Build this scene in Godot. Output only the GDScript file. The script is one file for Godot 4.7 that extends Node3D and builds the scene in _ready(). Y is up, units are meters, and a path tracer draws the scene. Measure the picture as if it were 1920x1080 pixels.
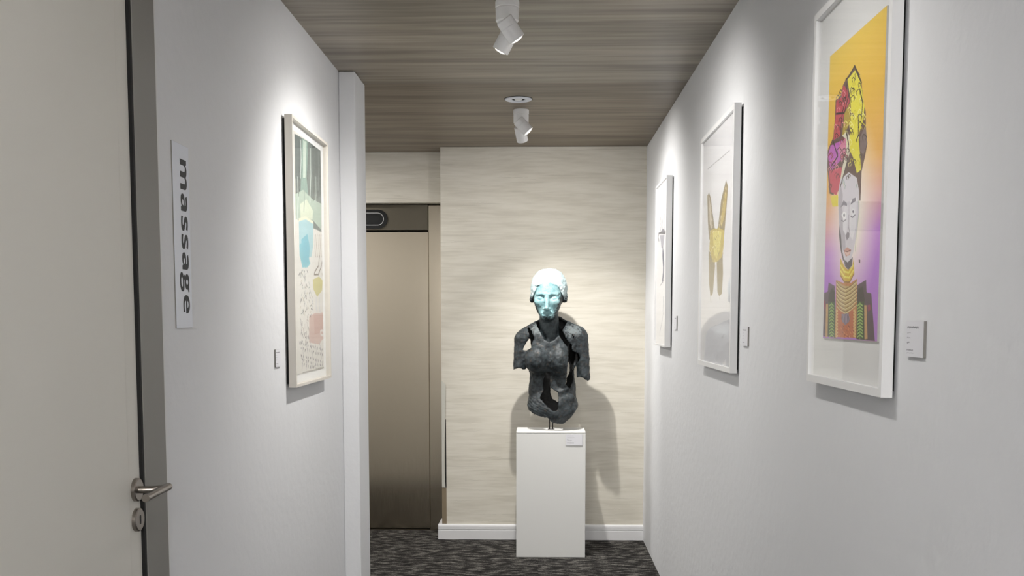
extends Node3D
# A white gallery corridor: framed pictures on both walls, twin-headed ceiling spots, a bronze bust on a
# white pedestal in front of the end wall, a steel lift door in the lobby behind the corner.

const CEIL := 2.57        # ceiling height
const RIGHT := 0.695      # face of the right wall
const LEFT := -0.90       # face of the left wall
const BACK := -6.655      # face of the end wall
const SPOT_COLOR := Color(1.0, 0.988, 0.97)

var mats := {}
var names := {}
var rng := RandomNumberGenerator.new()

func _ready() -> void:
	rng.seed = 20
	# ---------------------------------------------------------------- camera, environment
	var cam := Camera3D.new()
	cam.name = "camera"
	cam.projection = Camera3D.PROJECTION_FRUSTUM
	cam.near = 0.05
	cam.far = 60.0
	cam.size = 1080.0 / 1900.0 * cam.near
	cam.frustum_offset = Vector2(0.0, 214.0 / 1900.0 * cam.near)
	var yaw := -deg_to_rad(-1.5023)
	var pitch := -deg_to_rad(4.7237)
	cam.transform = Transform3D(Basis(Vector3.UP, yaw) * Basis(Vector3.RIGHT, pitch), Vector3(0, 1.466, 0))
	add_child(cam)
	cam.current = true
	var we := WorldEnvironment.new()
	we.name = "environment"
	var env := Environment.new()
	env.background_mode = Environment.BG_COLOR
	env.background_color = Color(0, 0, 0)
	env.tonemap_mode = Environment.TONE_MAPPER_LINEAR
	env.tonemap_exposure = 1.0
	env.sdfgi_enabled = true
	env.ssao_enabled = true
	env.ssil_enabled = true
	we.environment = env
	add_child(we)
	make_materials()
	# ---------------------------------------------------------------- the setting
	make_shell()
	make_back_wall()
	make_lift()
	make_door()
	# ---------------------------------------------------------------- the things
	make_pedestal()
	make_bust()
	make_pictures()
	make_lights()
	make_small_things()

# ==================================================================== helpers
func numbered(called: String) -> String:
	if not names.has(called):
		names[called] = 0
		return called
	names[called] += 1
	return "%s_%03d" % [called, names[called]]

func thing(called: String, label: String, category: String, t: Transform3D, group := "") -> Node3D:
	var o := Node3D.new()
	o.name = numbered(called)
	o.transform = t
	o.set_meta("label", label)
	o.set_meta("category", category)
	if group != "":
		o.set_meta("group", group)
	add_child(o)
	return o

func setting(called: String, label: String) -> Node3D:
	var o := Node3D.new()
	o.name = called
	o.set_meta("kind", "structure")
	o.set_meta("label", label)
	add_child(o)
	return o

func part(called: String, mesh: Mesh, m: Material, parent: Node3D, at := Vector3.ZERO, b := Basis.IDENTITY) -> MeshInstance3D:
	var o := MeshInstance3D.new()
	o.name = called
	o.mesh = mesh
	o.material_override = m
	o.transform = Transform3D(b, at)
	parent.add_child(o, true)
	return o

# A mesh of flat polygons; each polygon faces away from the given centre unless a normal is given.
class Flat:
	var v := PackedVector3Array()
	var n := PackedVector3Array()
	var uv := PackedVector2Array()
	func tri(a: Vector3, b: Vector3, c: Vector3, nn: Vector3, ua := Vector2.ZERO, ub := Vector2.ZERO, uc := Vector2.ZERO) -> void:
		if (b - a).cross(c - a).dot(nn) > 0.0:
			v.append_array([a, c, b]); uv.append_array([ua, uc, ub])
		else:
			v.append_array([a, b, c]); uv.append_array([ua, ub, uc])
		n.append_array([nn, nn, nn])
	func poly(p: Array, out_from: Vector3) -> void:
		var nn: Vector3 = (p[1] - p[0]).cross(p[2] - p[0])
		if nn.length() < 1e-12:
			nn = (p[2] - p[0]).cross(p[p.size() - 1] - p[0])
		nn = nn.normalized()
		var mid := Vector3.ZERO
		for q in p:
			mid += q
		mid /= p.size()
		if nn.dot(mid - out_from) < 0.0:
			nn = -nn
		for i in range(1, p.size() - 1):
			tri(p[0], p[i], p[i + 1], nn)
	func quad_uv(a: Vector3, b: Vector3, c: Vector3, d: Vector3, nn: Vector3) -> void:
		tri(a, b, c, nn, Vector2(0, 0), Vector2(1, 0), Vector2(1, 1))
		tri(a, c, d, nn, Vector2(0, 0), Vector2(1, 1), Vector2(0, 1))
	func box(lo: Vector3, hi: Vector3, bev := 0.0) -> void:
		var c := (lo + hi) * 0.5
		var h := (hi - lo) * 0.5
		var b := minf(bev, minf(h.x, minf(h.y, h.z)) * 0.9)
		var P := func(sx, sy, sz, ax): # the corner's vertex on the face across axis ax
			var p := Vector3(sx * (h.x - b), sy * (h.y - b), sz * (h.z - b))
			if ax == 0: p.x = sx * h.x
			elif ax == 1: p.y = sy * h.y
			else: p.z = sz * h.z
			return c + p
		for s in [-1, 1]:
			poly([P.call(s, -1, -1, 0), P.call(s, 1, -1, 0), P.call(s, 1, 1, 0), P.call(s, -1, 1, 0)], c)
			poly([P.call(-1, s, -1, 1), P.call(1, s, -1, 1), P.call(1, s, 1, 1), P.call(-1, s, 1, 1)], c)
			poly([P.call(-1, -1, s, 2), P.call(1, -1, s, 2), P.call(1, 1, s, 2), P.call(-1, 1, s, 2)], c)
		if b <= 0.0:
			return
		for s in [-1, 1]:
			for t in [-1, 1]:
				poly([P.call(-1, s, t, 1), P.call(1, s, t, 1), P.call(1, s, t, 2), P.call(-1, s, t, 2)], c)
				poly([P.call(s, -1, t, 0), P.call(s, 1, t, 0), P.call(s, 1, t, 2), P.call(s, -1, t, 2)], c)
				poly([P.call(s, t, -1, 0), P.call(s, t, 1, 0), P.call(s, t, 1, 1), P.call(s, t, -1, 1)], c)
				for u in [-1, 1]:
					poly([P.call(s, t, u, 0), P.call(s, t, u, 1), P.call(s, t, u, 2)], c)
	func mesh() -> ArrayMesh:
		var a := []
		a.resize(Mesh.ARRAY_MAX)
		a[Mesh.ARRAY_VERTEX] = v
		a[Mesh.ARRAY_NORMAL] = n
		a[Mesh.ARRAY_TEX_UV] = uv
		var m := ArrayMesh.new()
		m.add_surface_from_arrays(Mesh.PRIMITIVE_TRIANGLES, a)
		return m

func box_mesh(lo: Vector3, hi: Vector3, bev := 0.0) -> ArrayMesh:
	var f := Flat.new()
	f.box(lo, hi, bev)
	return f.mesh()

# Profile of (radius, y) points turned about y; corners stay crisp.
func lathe(profile: Array, seg := 32) -> ArrayMesh:
	var v := PackedVector3Array()
	var n := PackedVector3Array()
	var ix := PackedInt32Array()
	for i in profile.size() - 1:
		var p: Vector2 = profile[i]
		var q: Vector2 = profile[i + 1]
		var d := q - p
		var nr := Vector2(-d.y, d.x).normalized()
		var base := v.size()
		for k in seg + 1:
			var a := TAU * k / seg
			var e := Vector3(cos(a), 0, sin(a))
			v.append(e * p.x + Vector3.UP * p.y)
			v.append(e * q.x + Vector3.UP * q.y)
			var nn := e * nr.x + Vector3.UP * nr.y
			n.append(nn); n.append(nn)
		for k in seg:
			var a0 := base + 2 * k
			for t in [[a0, a0 + 1, a0 + 3], [a0, a0 + 3, a0 + 2]]:
				var g: Vector3 = (v[t[1]] - v[t[0]]).cross(v[t[2]] - v[t[0]])
				if g.dot(n[t[0]] + n[t[2]]) > 0.0:
					ix.append_array([t[0], t[2], t[1]])
				else:
					ix.append_array([t[0], t[1], t[2]])
	var a := []
	a.resize(Mesh.ARRAY_MAX)
	a[Mesh.ARRAY_VERTEX] = v
	a[Mesh.ARRAY_NORMAL] = n
	a[Mesh.ARRAY_INDEX] = ix
	var m := ArrayMesh.new()
	m.add_surface_from_arrays(Mesh.PRIMITIVE_TRIANGLES, a)
	return m

# A basis whose -y points along dir.
func aim(dir: Vector3) -> Basis:
	var y := -dir.normalized()
	var x := y.cross(Vector3(0.13, 0.2, 0.97)).normalized()
	return Basis(x, y, x.cross(y))

# Closed 2D outline (x, y), pushed along z from z0 to z1.
func prism(pts: PackedVector2Array, z0: float, z1: float) -> ArrayMesh:
	var f := Flat.new()
	var tris := Geometry2D.triangulate_polygon(pts)
	for i in range(0, tris.size(), 3):
		for s in [[z1, Vector3.BACK], [z0, Vector3.FORWARD]]:
			var q := []
			for k in 3:
				var p := pts[tris[i + k]]
				q.append(Vector3(p.x, p.y, s[0]))
			f.tri(q[0], q[1], q[2], s[1])
	var area := 0.0
	for i in pts.size():
		area += pts[i].cross(pts[(i + 1) % pts.size()])
	for i in pts.size():
		var a := pts[i]
		var b := pts[(i + 1) % pts.size()]
		var e := (b - a).normalized()
		var nn := Vector3(e.y, -e.x, 0) * signf(area)
		f.tri(Vector3(a.x, a.y, z0), Vector3(b.x, b.y, z0), Vector3(b.x, b.y, z1), nn)
		f.tri(Vector3(a.x, a.y, z0), Vector3(b.x, b.y, z1), Vector3(a.x, a.y, z1), nn)
	return f.mesh()

func stadium(hx: float, hy: float, seg := 14) -> PackedVector2Array:
	var p := PackedVector2Array()
	for k in seg + 1:
		var a := -PI / 2 + PI * k / seg
		p.append(Vector2(hx - hy + hy * cos(a), hy * sin(a)))
	for k in seg + 1:
		var a := PI / 2 + PI * k / seg
		p.append(Vector2(-(hx - hy) + hy * cos(a), hy * sin(a)))
	return p

# ==================================================================== materials
func mat(called: String, color: Color, rough := 0.6, metal := 0.0, spec := 0.5) -> StandardMaterial3D:
	var m := StandardMaterial3D.new()
	m.resource_name = called
	m.albedo_color = color
	m.roughness = rough
	m.metallic = metal
	m.metallic_specular = spec
	mats[called] = m
	return m

func noise(freq: float, s: int, oct := 4) -> FastNoiseLite:
	var n := FastNoiseLite.new()
	n.noise_type = FastNoiseLite.TYPE_SIMPLEX_SMOOTH
	n.frequency = freq
	n.seed = s
	n.fractal_octaves = oct
	return n

func tex(im: Image) -> ImageTexture:
	im.generate_mipmaps()
	return ImageTexture.create_from_image(im)

# Grain drawn out along the picture's x: broad bands, streaks and fine threads between three tones.
func grain_image(w: int, h: int, dark: Color, mid: Color, light: Color, s: int, stretch: float, band: float, fine: float, wisp := 0.0) -> Image:
	var im := Image.create(w, h, false, Image.FORMAT_RGB8)
	var a := noise(1.0, s, 3)
	var b := noise(1.0, s + 1, 4)
	var c := noise(1.0, s + 2, 2)
	var e := noise(1.0, s + 3, 3)
	for y in h:
		for x in w:
			var wav := c.get_noise_2d(x * 0.0035, y * 0.004) * 9.0 * wisp
			var g := a.get_noise_2d(x * 0.012 / stretch, (y + wav) * band)
			var t := b.get_noise_2d(x * 0.03 / stretch, (y + wav) * fine)
			var k := e.get_noise_2d(x * 0.02, y * 0.10)
			var q := clampf(0.5 + 0.75 * g + 0.55 * t + 0.12 * k, 0.0, 1.0)
			var col := dark.lerp(mid, q * 2.0) if q < 0.5 else mid.lerp(light, q * 2.0 - 1.0)
			im.set_pixel(x, y, col)
	return im

func make_materials() -> void:
	var wallm := mat("white_wall_paint", Color(0.872, 0.876, 0.885), 0.75, 0.0, 0.35)
	var wn := NoiseTexture2D.new()
	wn.width = 512; wn.height = 512; wn.seamless = true
	wn.noise = noise(0.02, 4, 5)
	wallm.heightmap_enabled = true
	wallm.heightmap_texture = wn
	wallm.heightmap_scale = 0.10
	wallm.uv1_triplanar = true
	wallm.uv1_world_triplanar = true
	wallm.uv1_scale = Vector3(1.6, 1.6, 1.6)
	# ceiling sheets: taupe wood print, grain across the corridor
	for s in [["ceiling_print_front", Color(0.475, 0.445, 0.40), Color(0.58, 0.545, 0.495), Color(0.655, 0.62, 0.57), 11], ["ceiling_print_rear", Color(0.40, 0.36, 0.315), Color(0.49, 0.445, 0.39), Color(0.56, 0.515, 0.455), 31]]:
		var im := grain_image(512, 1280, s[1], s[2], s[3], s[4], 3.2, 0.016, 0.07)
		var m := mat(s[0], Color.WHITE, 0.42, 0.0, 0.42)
		m.albedo_texture = tex(im)
		m.uv1_triplanar = true
		m.uv1_world_triplanar = true
		m.uv1_scale = Vector3(0.25, 0.25, 0.25)
		m.uv1_offset = Vector3(0.6, 0.0, 1.9)
	# travertine-look wallpaper: pale beige with long wisps
	var wp := grain_image(768, 1024, Color(0.772, 0.752, 0.702), Color(0.806, 0.787, 0.740), Color(0.828, 0.811, 0.766), 51, 2.0, 0.034, 0.15, 0.8)
	var wg := RandomNumberGenerator.new()
	wg.seed = 8
	for k in 420:      # short thin veins in the print
		var wx := wg.randi_range(0, 760)
		var wy := float(wg.randi_range(2, 1020))
		var wl := wg.randi_range(14, 110)
		var tone := wg.randf()
		for i in wl:
			if wx + i < 768 and wy > 0.0 and wy < 1023.0:
				var o := wp.get_pixel(wx + i, int(wy))
				var f := 0.36 * sin(PI * i / wl)
				wp.set_pixel(wx + i, int(wy), o.lerp(Color(0.60, 0.58, 0.53) if tone < 0.65 else Color(0.92, 0.91, 0.88), f))
			wy += wg.randf_range(-0.22, 0.22)
	var wm := mat("travertine_wallpaper", Color.WHITE, 0.62, 0.0, 0.4)
	wm.albedo_texture = tex(wp)
	wm.uv1_triplanar = true
	wm.uv1_world_triplanar = true
	wm.uv1_scale = Vector3(0.38, 0.38, 0.38)
	wm.uv1_offset = Vector3(0.52, 0.0, 0.52)
	# carpet: charcoal heather, streaked across the corridor
	var ci := Image.create(1024, 1024, false, Image.FORMAT_RGB8)
	var c1 := noise(1.0, 71, 3)
	var c2 := noise(1.0, 72, 2)
	for y in 1024:
		for x in 1024:
			var g := c1.get_noise_2d(x * 0.016, y * 0.046)
			var t := c2.get_noise_2d(x * 0.13, y * 0.36)
			var sp := rng.randf()
			var q := clampf(0.46 + 0.85 * g + 0.5 * t + (sp - 0.5) * 0.6, 0.0, 1.0)
			ci.set_pixel(x, y, Color(0.125, 0.12, 0.118).lerp(Color(0.50, 0.49, 0.47), q * q))
	var cm := mat("charcoal_carpet", Color.WHITE, 0.95, 0.0, 0.2)
	cm.albedo_texture = tex(ci)
	cm.heightmap_enabled = true
	cm.heightmap_texture = cm.albedo_texture
	cm.heightmap_scale = 0.35
	cm.uv1_triplanar = true
	cm.uv1_world_triplanar = true
	cm.uv1_scale = Vector3(0.55, 0.55, 0.55)
	# brushed steel
	var steel := mat("brushed_steel", Color(0.74, 0.70, 0.63), 0.22, 1.0)
	var bi := Image.create(256, 256, false, Image.FORMAT_RGB8)
	var bn := noise(1.0, 91, 3)
	for y in 256:
		for x in 256:
			var q := 0.82 + 0.18 * bn.get_noise_2d(x * 0.9, y * 0.012)
			bi.set_pixel(x, y, Color(q, q, q))
	steel.roughness_texture = tex(bi)
	steel.uv1_triplanar = true
	steel.uv1_scale = Vector3(2, 2, 2)
	mat("dark_steel", Color(0.36, 0.34, 0.30), 0.35, 1.0)
	mat("satin_nickel", Color(0.60, 0.575, 0.55), 0.3, 1.0)
	mat("brushed_aluminium", Color(0.87, 0.885, 0.92), 0.45, 0.1)
	mat("lettering_grey", Color(0.13, 0.14, 0.16), 0.6)
	mat("door_white", Color(0.85, 0.84, 0.81), 0.5, 0.0, 0.4)
	mat("casing_grey", Color(0.53, 0.522, 0.505), 0.45, 0.0, 0.4)
	mat("caulk_white", Color(0.86, 0.86, 0.86), 0.6)
	mat("shadow_gap", Color(0.03, 0.03, 0.03), 0.9)
	mat("frame_white", Color(0.90, 0.90, 0.90), 0.45, 0.0, 0.4)
	mat("frame_cream", Color(0.83, 0.81, 0.775), 0.5, 0.0, 0.4)
	mat("frame_back", Color(0.06, 0.06, 0.06), 0.9)
	mat("mat_board", Color(0.90, 0.905, 0.905), 0.85, 0.0, 0.3)
	mat("paper_edge", Color(0.86, 0.86, 0.85), 0.85)
	mat("label_board", Color(0.87, 0.87, 0.885), 0.8)
	mat("board_core", Color(0.52, 0.51, 0.49), 0.9)
	mat("pedestal_white", Color(0.87, 0.87, 0.86), 0.6, 0.0, 0.4)
	mat("skirting_white", Color(0.85, 0.85, 0.855), 0.45, 0.0, 0.45)
	mat("lamp_white", Color(0.94, 0.94, 0.94), 0.4)
	mat("lamp_seam", Color(0.12, 0.12, 0.12), 0.8)
	mat("gloss_black", Color(0.012, 0.012, 0.013), 0.12)
	mat("display_dark", Color(0.05, 0.052, 0.052), 0.15)
	mat("silver_line", Color(0.80, 0.80, 0.80), 0.25, 1.0)
	mat("bare_plaster", Color(0.50, 0.45, 0.37), 0.9)
	mat("torn_paper", Color(0.74, 0.735, 0.70), 0.85)
	mat("rod_steel", Color(0.22, 0.21, 0.20), 0.35, 1.0)
	mat("gap_black", Color(0.02, 0.02, 0.02), 0.7)
	var glass := mat("picture_glass", Color(1, 1, 1, 0.02), 0.02, 0.0, 0.36)
	glass.transparency = BaseMaterial3D.TRANSPARENCY_ALPHA
	var lens := mat("lamp_lens", Color(1, 1, 1), 0.3)
	lens.emission_enabled = true
	lens.emission = Color(1.0, 0.97, 0.93)
	lens.emission_energy_multiplier = 3.0
	var glow := mat("fill_panel_glow", Color(1, 1, 1), 0.6)
	glow.emission_enabled = true
	glow.emission = Color(0.98, 0.985, 1.0)
	glow.emission_energy_multiplier = 1.5
	var bronze := mat("patinated_bronze", Color.WHITE, 0.55, 0.0, 0.45)
	bronze.vertex_color_use_as_albedo = true

# ==================================================================== room
func make_shell() -> void:
	var fl := setting("floor", "charcoal heathered carpet with fine streaks across the corridor")
	part("carpet", box_mesh(Vector3(-2.6, -0.10, -7.3), Vector3(0.9, 0.0, 3.3)), mats.charcoal_carpet, fl)
	var ce := setting("ceiling", "taupe wood-print ceiling with grain running across the corridor")
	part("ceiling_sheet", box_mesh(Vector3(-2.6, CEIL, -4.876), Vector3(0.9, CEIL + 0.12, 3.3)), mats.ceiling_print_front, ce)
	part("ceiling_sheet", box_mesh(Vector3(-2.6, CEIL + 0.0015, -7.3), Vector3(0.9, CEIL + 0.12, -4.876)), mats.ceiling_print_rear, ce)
	var wr := setting("wall_right", "white painted corridor wall hung with three framed pictures")
	part("plaster", box_mesh(Vector3(RIGHT, 0.0, -6.66), Vector3(RIGHT + 0.2, CEIL, 3.3)), mats.white_wall_paint, wr)
	var wl := setting("wall_left", "white painted corridor wall ending in a narrow pier")
	# the wall has the door opening from z = -1.40 to -2.40
	part("plaster", box_mesh(Vector3(LEFT - 0.2, 0.0, -4.88), Vector3(LEFT, CEIL, -2.40)), mats.white_wall_paint, wl)
	part("plaster", box_mesh(Vector3(LEFT - 0.2, 0.0, -1.30), Vector3(LEFT, CEIL, 3.3)), mats.white_wall_paint, wl)
	part("plaster", box_mesh(Vector3(LEFT - 0.2, 2.44, -2.40), Vector3(LEFT, CEIL, -1.30)), mats.white_wall_paint, wl)
	part("pier", box_mesh(Vector3(LEFT, 0.0, -4.88), Vector3(-0.825, CEIL - 0.002, -4.62), 0.004), mats.white_wall_paint, wl)
	var wf := setting("wall_front", "white painted wall closing the corridor behind the viewer")
	part("plaster", box_mesh(Vector3(-1.1, 0.0, 3.2), Vector3(0.9, CEIL, 3.35)), mats.white_wall_paint, wf)
	var wo := setting("wall_lobby", "white painted lobby walls round the corner beside the lift")
	part("plaster", box_mesh(Vector3(-2.6, 0.0, -7.3), Vector3(-2.4, CEIL, -4.68)), mats.white_wall_paint, wo)
	part("plaster", box_mesh(Vector3(-2.6, 0.0, -4.88), Vector3(LEFT - 0.2, CEIL, -4.68)), mats.white_wall_paint, wo)

func make_back_wall() -> void:
	var w := setting("wall_back", "end wall papered in pale beige travertine pattern with horizontal wisps")
	var x0 := -0.640
	# the sheet of wallpaper is torn back along the lower corner
	part("masonry", box_mesh(Vector3(x0, 0.0, -7.25), Vector3(RIGHT, CEIL, BACK - 0.003)), mats.travertine_wallpaper, w)
	part("wallpaper_sheet", prism(PackedVector2Array([Vector2(x0, CEIL), Vector2(x0, 1.06), Vector2(-0.612, 1.03), Vector2(-0.609, 0.0), Vector2(RIGHT, 0.0), Vector2(RIGHT, CEIL)]), BACK - 0.003, BACK), mats.travertine_wallpaper, w)
	var o := part("bare_and_gap_shade", box_mesh(Vector3(x0 - 0.0005, 0.09, BACK - 0.003), Vector3(-0.609, 0.345, BACK - 0.002)), mats.bare_plaster, w)
	o.set_meta("label", "brown bare plaster where the paper is torn off")
	part("bare_and_gap_shade", box_mesh(Vector3(-0.620, 0.345, BACK - 0.003), Vector3(-0.609, 0.80, BACK - 0.0025)), mats.shadow_gap, w)  # black strip: shade in the gap beside the loose paper, painted on
	var strip := prism(PackedVector2Array([Vector2(-0.640, 0.35), Vector2(-0.617, 0.345), Vector2(-0.624, 0.48), Vector2(-0.621, 0.62), Vector2(-0.616, 0.79), Vector2(-0.612, 1.03), Vector2(-0.640, 1.06)]), BACK - 0.003, BACK + 0.003)
	o = part("loose_strip", strip, mats.torn_paper, w)
	o.set_meta("label", "grey loose paper strip along the corner")
	# skirting board
	var b := setting("baseboard_back", "white skirting board with a grooved face along the end wall")
	var f := Flat.new()
	var prof := [Vector2(0, 0), Vector2(0.018, 0), Vector2(0.018, 0.060), Vector2(0.0150, 0.062), Vector2(0.0150, 0.066), Vector2(0.018, 0.068), Vector2(0.018, 0.086), Vector2(0.0165, 0.094), Vector2(0.0125, 0.099), Vector2(0.006, 0.101), Vector2(0, 0.101)]
	var xa := -0.666
	var xb := RIGHT
	var c := Vector3(0, 0.05, BACK + 0.006)
	for i in prof.size() - 1:
		var p: Vector2 = prof[i]
		var q: Vector2 = prof[i + 1]
		var nn := Vector3(0, -(q.x - p.x), q.y - p.y).normalized()
		f.tri(Vector3(xa, p.y, BACK + p.x), Vector3(xb, p.y, BACK + p.x), Vector3(xb, q.y, BACK + q.x), nn)
		f.tri(Vector3(xa, p.y, BACK + p.x), Vector3(xb, q.y, BACK + q.x), Vector3(xa, q.y, BACK + q.x), nn)
	var cap := []
	for p in prof:
		cap.append(Vector3(xa, p.y, BACK + p.x))
	for i in range(1, cap.size() - 1):
		f.tri(cap[0], cap[i], cap[i + 1], Vector3.LEFT)
	part("board", f.mesh(), mats.skirting_white, b)
	part("board_return", box_mesh(Vector3(xa, 0.0, -6.85), Vector3(-0.640, 0.100, BACK + 0.001), 0.004), mats.skirting_white, b)

func make_lift() -> void:
	var fa := setting("wall_lift", "beige wallpapered fascia above the lift opening")
	part("fascia", box_mesh(Vector3(-2.4, 2.238, -7.1), Vector3(-0.640, CEIL, -6.85)), mats.travertine_wallpaper, fa)
	part("lobby_panel", box_mesh(Vector3(-2.4, 0.0, -7.1), Vector3(-1.74, 2.238, -6.85)), mats.travertine_wallpaper, fa)
	var d := setting("door_2", "brushed steel lift door with dark header and pill-shaped indicator")
	part("header", box_mesh(Vector3(-1.652, 2.063, -7.05), Vector3(-0.752, 2.234, -6.932), 0.002), mats.dark_steel, d)
	part("jamb", box_mesh(Vector3(-0.748, 0.0, -7.05), Vector3(-0.642, 2.228, -6.915), 0.003), mats.brushed_steel, d)
	part("jamb", box_mesh(Vector3(-1.738, 0.0, -7.05), Vector3(-1.656, 2.228, -6.915), 0.003), mats.brushed_steel, d)
	part("door_panel", box_mesh(Vector3(-1.652, 0.008, -7.05), Vector3(-0.752, 2.053, -6.945), 0.002), mats.brushed_steel, d)
	part("shaft_back", box_mesh(Vector3(-2.4, 0.0, -7.12), Vector3(-0.640, 2.24, -7.05)), mats.shadow_gap, d)
	part("sill", box_mesh(Vector3(-1.652, 0.0, -6.95), Vector3(-0.752, 0.004, -6.925)), mats.dark_steel, d)
	var k := part("indicator", prism(stadium(0.175, 0.064), 0.0, 0.012), mats.gloss_black, d, Vector3(-1.200, 2.137, -6.932))
	k.set_meta("label", "black pill-shaped floor indicator with silver outline")
	# outline ring as a frame between two stadiums
	var outer := stadium(0.150, 0.0425)
	var inner := stadium(0.1465, 0.039)
	var f := Flat.new()
	for i in outer.size():
		var j := (i + 1) % outer.size()
		var a := Vector3(outer[i].x, outer[i].y, 0.0145)
		var b := Vector3(outer[j].x, outer[j].y, 0.0145)
		var c := Vector3(inner[j].x, inner[j].y, 0.0145)
		var e := Vector3(inner[i].x, inner[i].y, 0.0145)
		if a.distance_to(b) < 1e-6:
			continue
		f.tri(a, b, c, Vector3.BACK)
		f.tri(a, c, e, Vector3.BACK)
		var so := Vector3(outer[i].x, outer[i].y, 0).normalized()
		var dz := Vector3(0, 0, -0.003)
		f.tri(a, b, b + dz, so); f.tri(a, b + dz, a + dz, so)
		f.tri(e, c, c + dz, -so); f.tri(e, c + dz, e + dz, -so)
	part("outline", f.mesh(), mats.silver_line, k)
	part("display_window", prism(stadium(0.118, 0.022), 0.012, 0.0135), mats.display_dark, k)

func make_door() -> void:
	var d := setting("door_1", "white flush door with grey casing and lever handle")
	# leaf: face slightly behind the wall plane, with a rebated lip along its edge
	part("leaf", box_mesh(Vector3(LEFT - 0.046, 0.006, -2.190), Vector3(LEFT - 0.002, 2.40, -1.40), 0.002), mats.door_white, d)
	part("leaf_edge", box_mesh(Vector3(LEFT - 0.046, 0.006, -2.2535), Vector3(LEFT - 0.0035, 2.40, -2.190), 0.002), mats.door_white, d)
	part("gap_shade", box_mesh(Vector3(LEFT - 0.05, 0.0, -2.264), Vector3(LEFT + 0.0035, 2.404, -2.2545)), mats.gap_black, d)  # black strip, the shade of the gap beside the leaf put into its colour
	part("casing", box_mesh(Vector3(LEFT - 0.10, 0.0, -2.398), Vector3(LEFT + 0.005, 2.438, -2.264), 0.002), mats.casing_grey, d)
	part("casing", box_mesh(Vector3(LEFT - 0.10, 0.0, -1.396), Vector3(LEFT + 0.005, 2.438, -1.302), 0.002), mats.casing_grey, d)
	part("casing", box_mesh(Vector3(LEFT - 0.10, 2.404, -2.264), Vector3(LEFT + 0.005, 2.438, -1.396), 0.002), mats.casing_grey, d)
	part("rebate", box_mesh(Vector3(LEFT - 0.2, 0.0, -2.40), Vector3(LEFT - 0.05, 2.44, -1.30)), mats.shadow_gap, d)
	part("bead", box_mesh(Vector3(LEFT - 0.01, 0.0, -2.410), Vector3(LEFT + 0.003, 2.44, -2.399), 0.001), mats.caulk_white, d)
	# lever handle
	var turn := Basis(Vector3.FORWARD, PI / 2)   # local y to world +x
	var face := LEFT - 0.0035
	var ros := [Vector2(0, 0.0095), Vector2(0.0235, 0.0095), Vector2(0.0262, 0.0075), Vector2(0.0266, 0.0)]
	var h := part("lever_handle", tube_path([Vector3(-0.845, 1.083, -2.272), Vector3(-0.846, 1.081, -2.215), Vector3(-0.847, 1.079, -2.140)], 0.0088), mats.satin_nickel, d)
	h.set_meta("label", "satin nickel lever handle")
	part("rosette", lathe(ros), mats.satin_nickel, h, Vector3(face, 1.083, -2.226), turn)
	part("neck", tube_path([Vector3(face, 1.083, -2.226), Vector3(-0.868, 1.083, -2.228), Vector3(-0.852, 1.083, -2.238), Vector3(-0.846, 1.083, -2.258)], 0.0082), mats.satin_nickel, h)
	var e := part("keyhole_plate", lathe(ros), mats.satin_nickel, d, Vector3(face, 1.015, -2.226), turn)
	part("keyhole", prism(stadium(0.0105, 0.004), 0.0, 0.0004), mats.gap_black, e, Vector3(0, 0.0095, 0), Basis(Vector3(1, 0, 0), Vector3(0, 0, -1), Vector3(0, 1, 0)))

# A round bar along a polyline, with flat ends.
func tube_path(pts: Array, r: float, seg := 20) -> ArrayMesh:
	var v := PackedVector3Array()
	var n := PackedVector3Array()
	var ix := PackedInt32Array()
	var up := Vector3(0.05, 1, 0.03)
	for i in pts.size():
		var t: Vector3
		if i == 0: t = pts[1] - pts[0]
		elif i == pts.size() - 1: t = pts[i] - pts[i - 1]
		else: t = (pts[i + 1] - pts[i]).normalized() + (pts[i] - pts[i - 1]).normalized()
		t = t.normalized()
		var a := t.cross(up).normalized()
		var b := a.cross(t)
		for k in seg:
			var an := TAU * k / seg
			var e := a * cos(an) + b * sin(an)
			v.append(pts[i] + e * r)
			n.append(e)
	for i in pts.size() - 1:
		for k in seg:
			var k2 := (k + 1) % seg
			for t in [[i * seg + k, i * seg + k2, (i + 1) * seg + k2], [i * seg + k, (i + 1) * seg + k2, (i + 1) * seg + k]]:
				var g: Vector3 = (v[t[1]] - v[t[0]]).cross(v[t[2]] - v[t[0]])
				if g.dot(n[t[0]]) > 0.0: ix.append_array([t[0], t[2], t[1]])
				else: ix.append_array(t)
	for s in [0, pts.size() - 1]:
		var nn: Vector3 = (pts[0] - pts[1]).normalized() if s == 0 else (pts[s] - pts[s - 1]).normalized()
		var base := v.size()
		v.append(pts[s]); n.append(nn)
		for k in seg:
			v.append(v[s * seg + k]); n.append(nn)
		for k in seg:
			var t := [base, base + 1 + k, base + 1 + (k + 1) % seg]
			var g: Vector3 = (v[t[1]] - v[t[0]]).cross(v[t[2]] - v[t[0]])
			if g.dot(nn) > 0.0: ix.append_array([t[0], t[2], t[1]])
			else: ix.append_array(t)
	var a := []
	a.resize(Mesh.ARRAY_MAX)
	a[Mesh.ARRAY_VERTEX] = v
	a[Mesh.ARRAY_NORMAL] = n
	a[Mesh.ARRAY_INDEX] = ix
	var m := ArrayMesh.new()
	m.add_surface_from_arrays(Mesh.PRIMITIVE_TRIANGLES, a)
	return m

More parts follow.
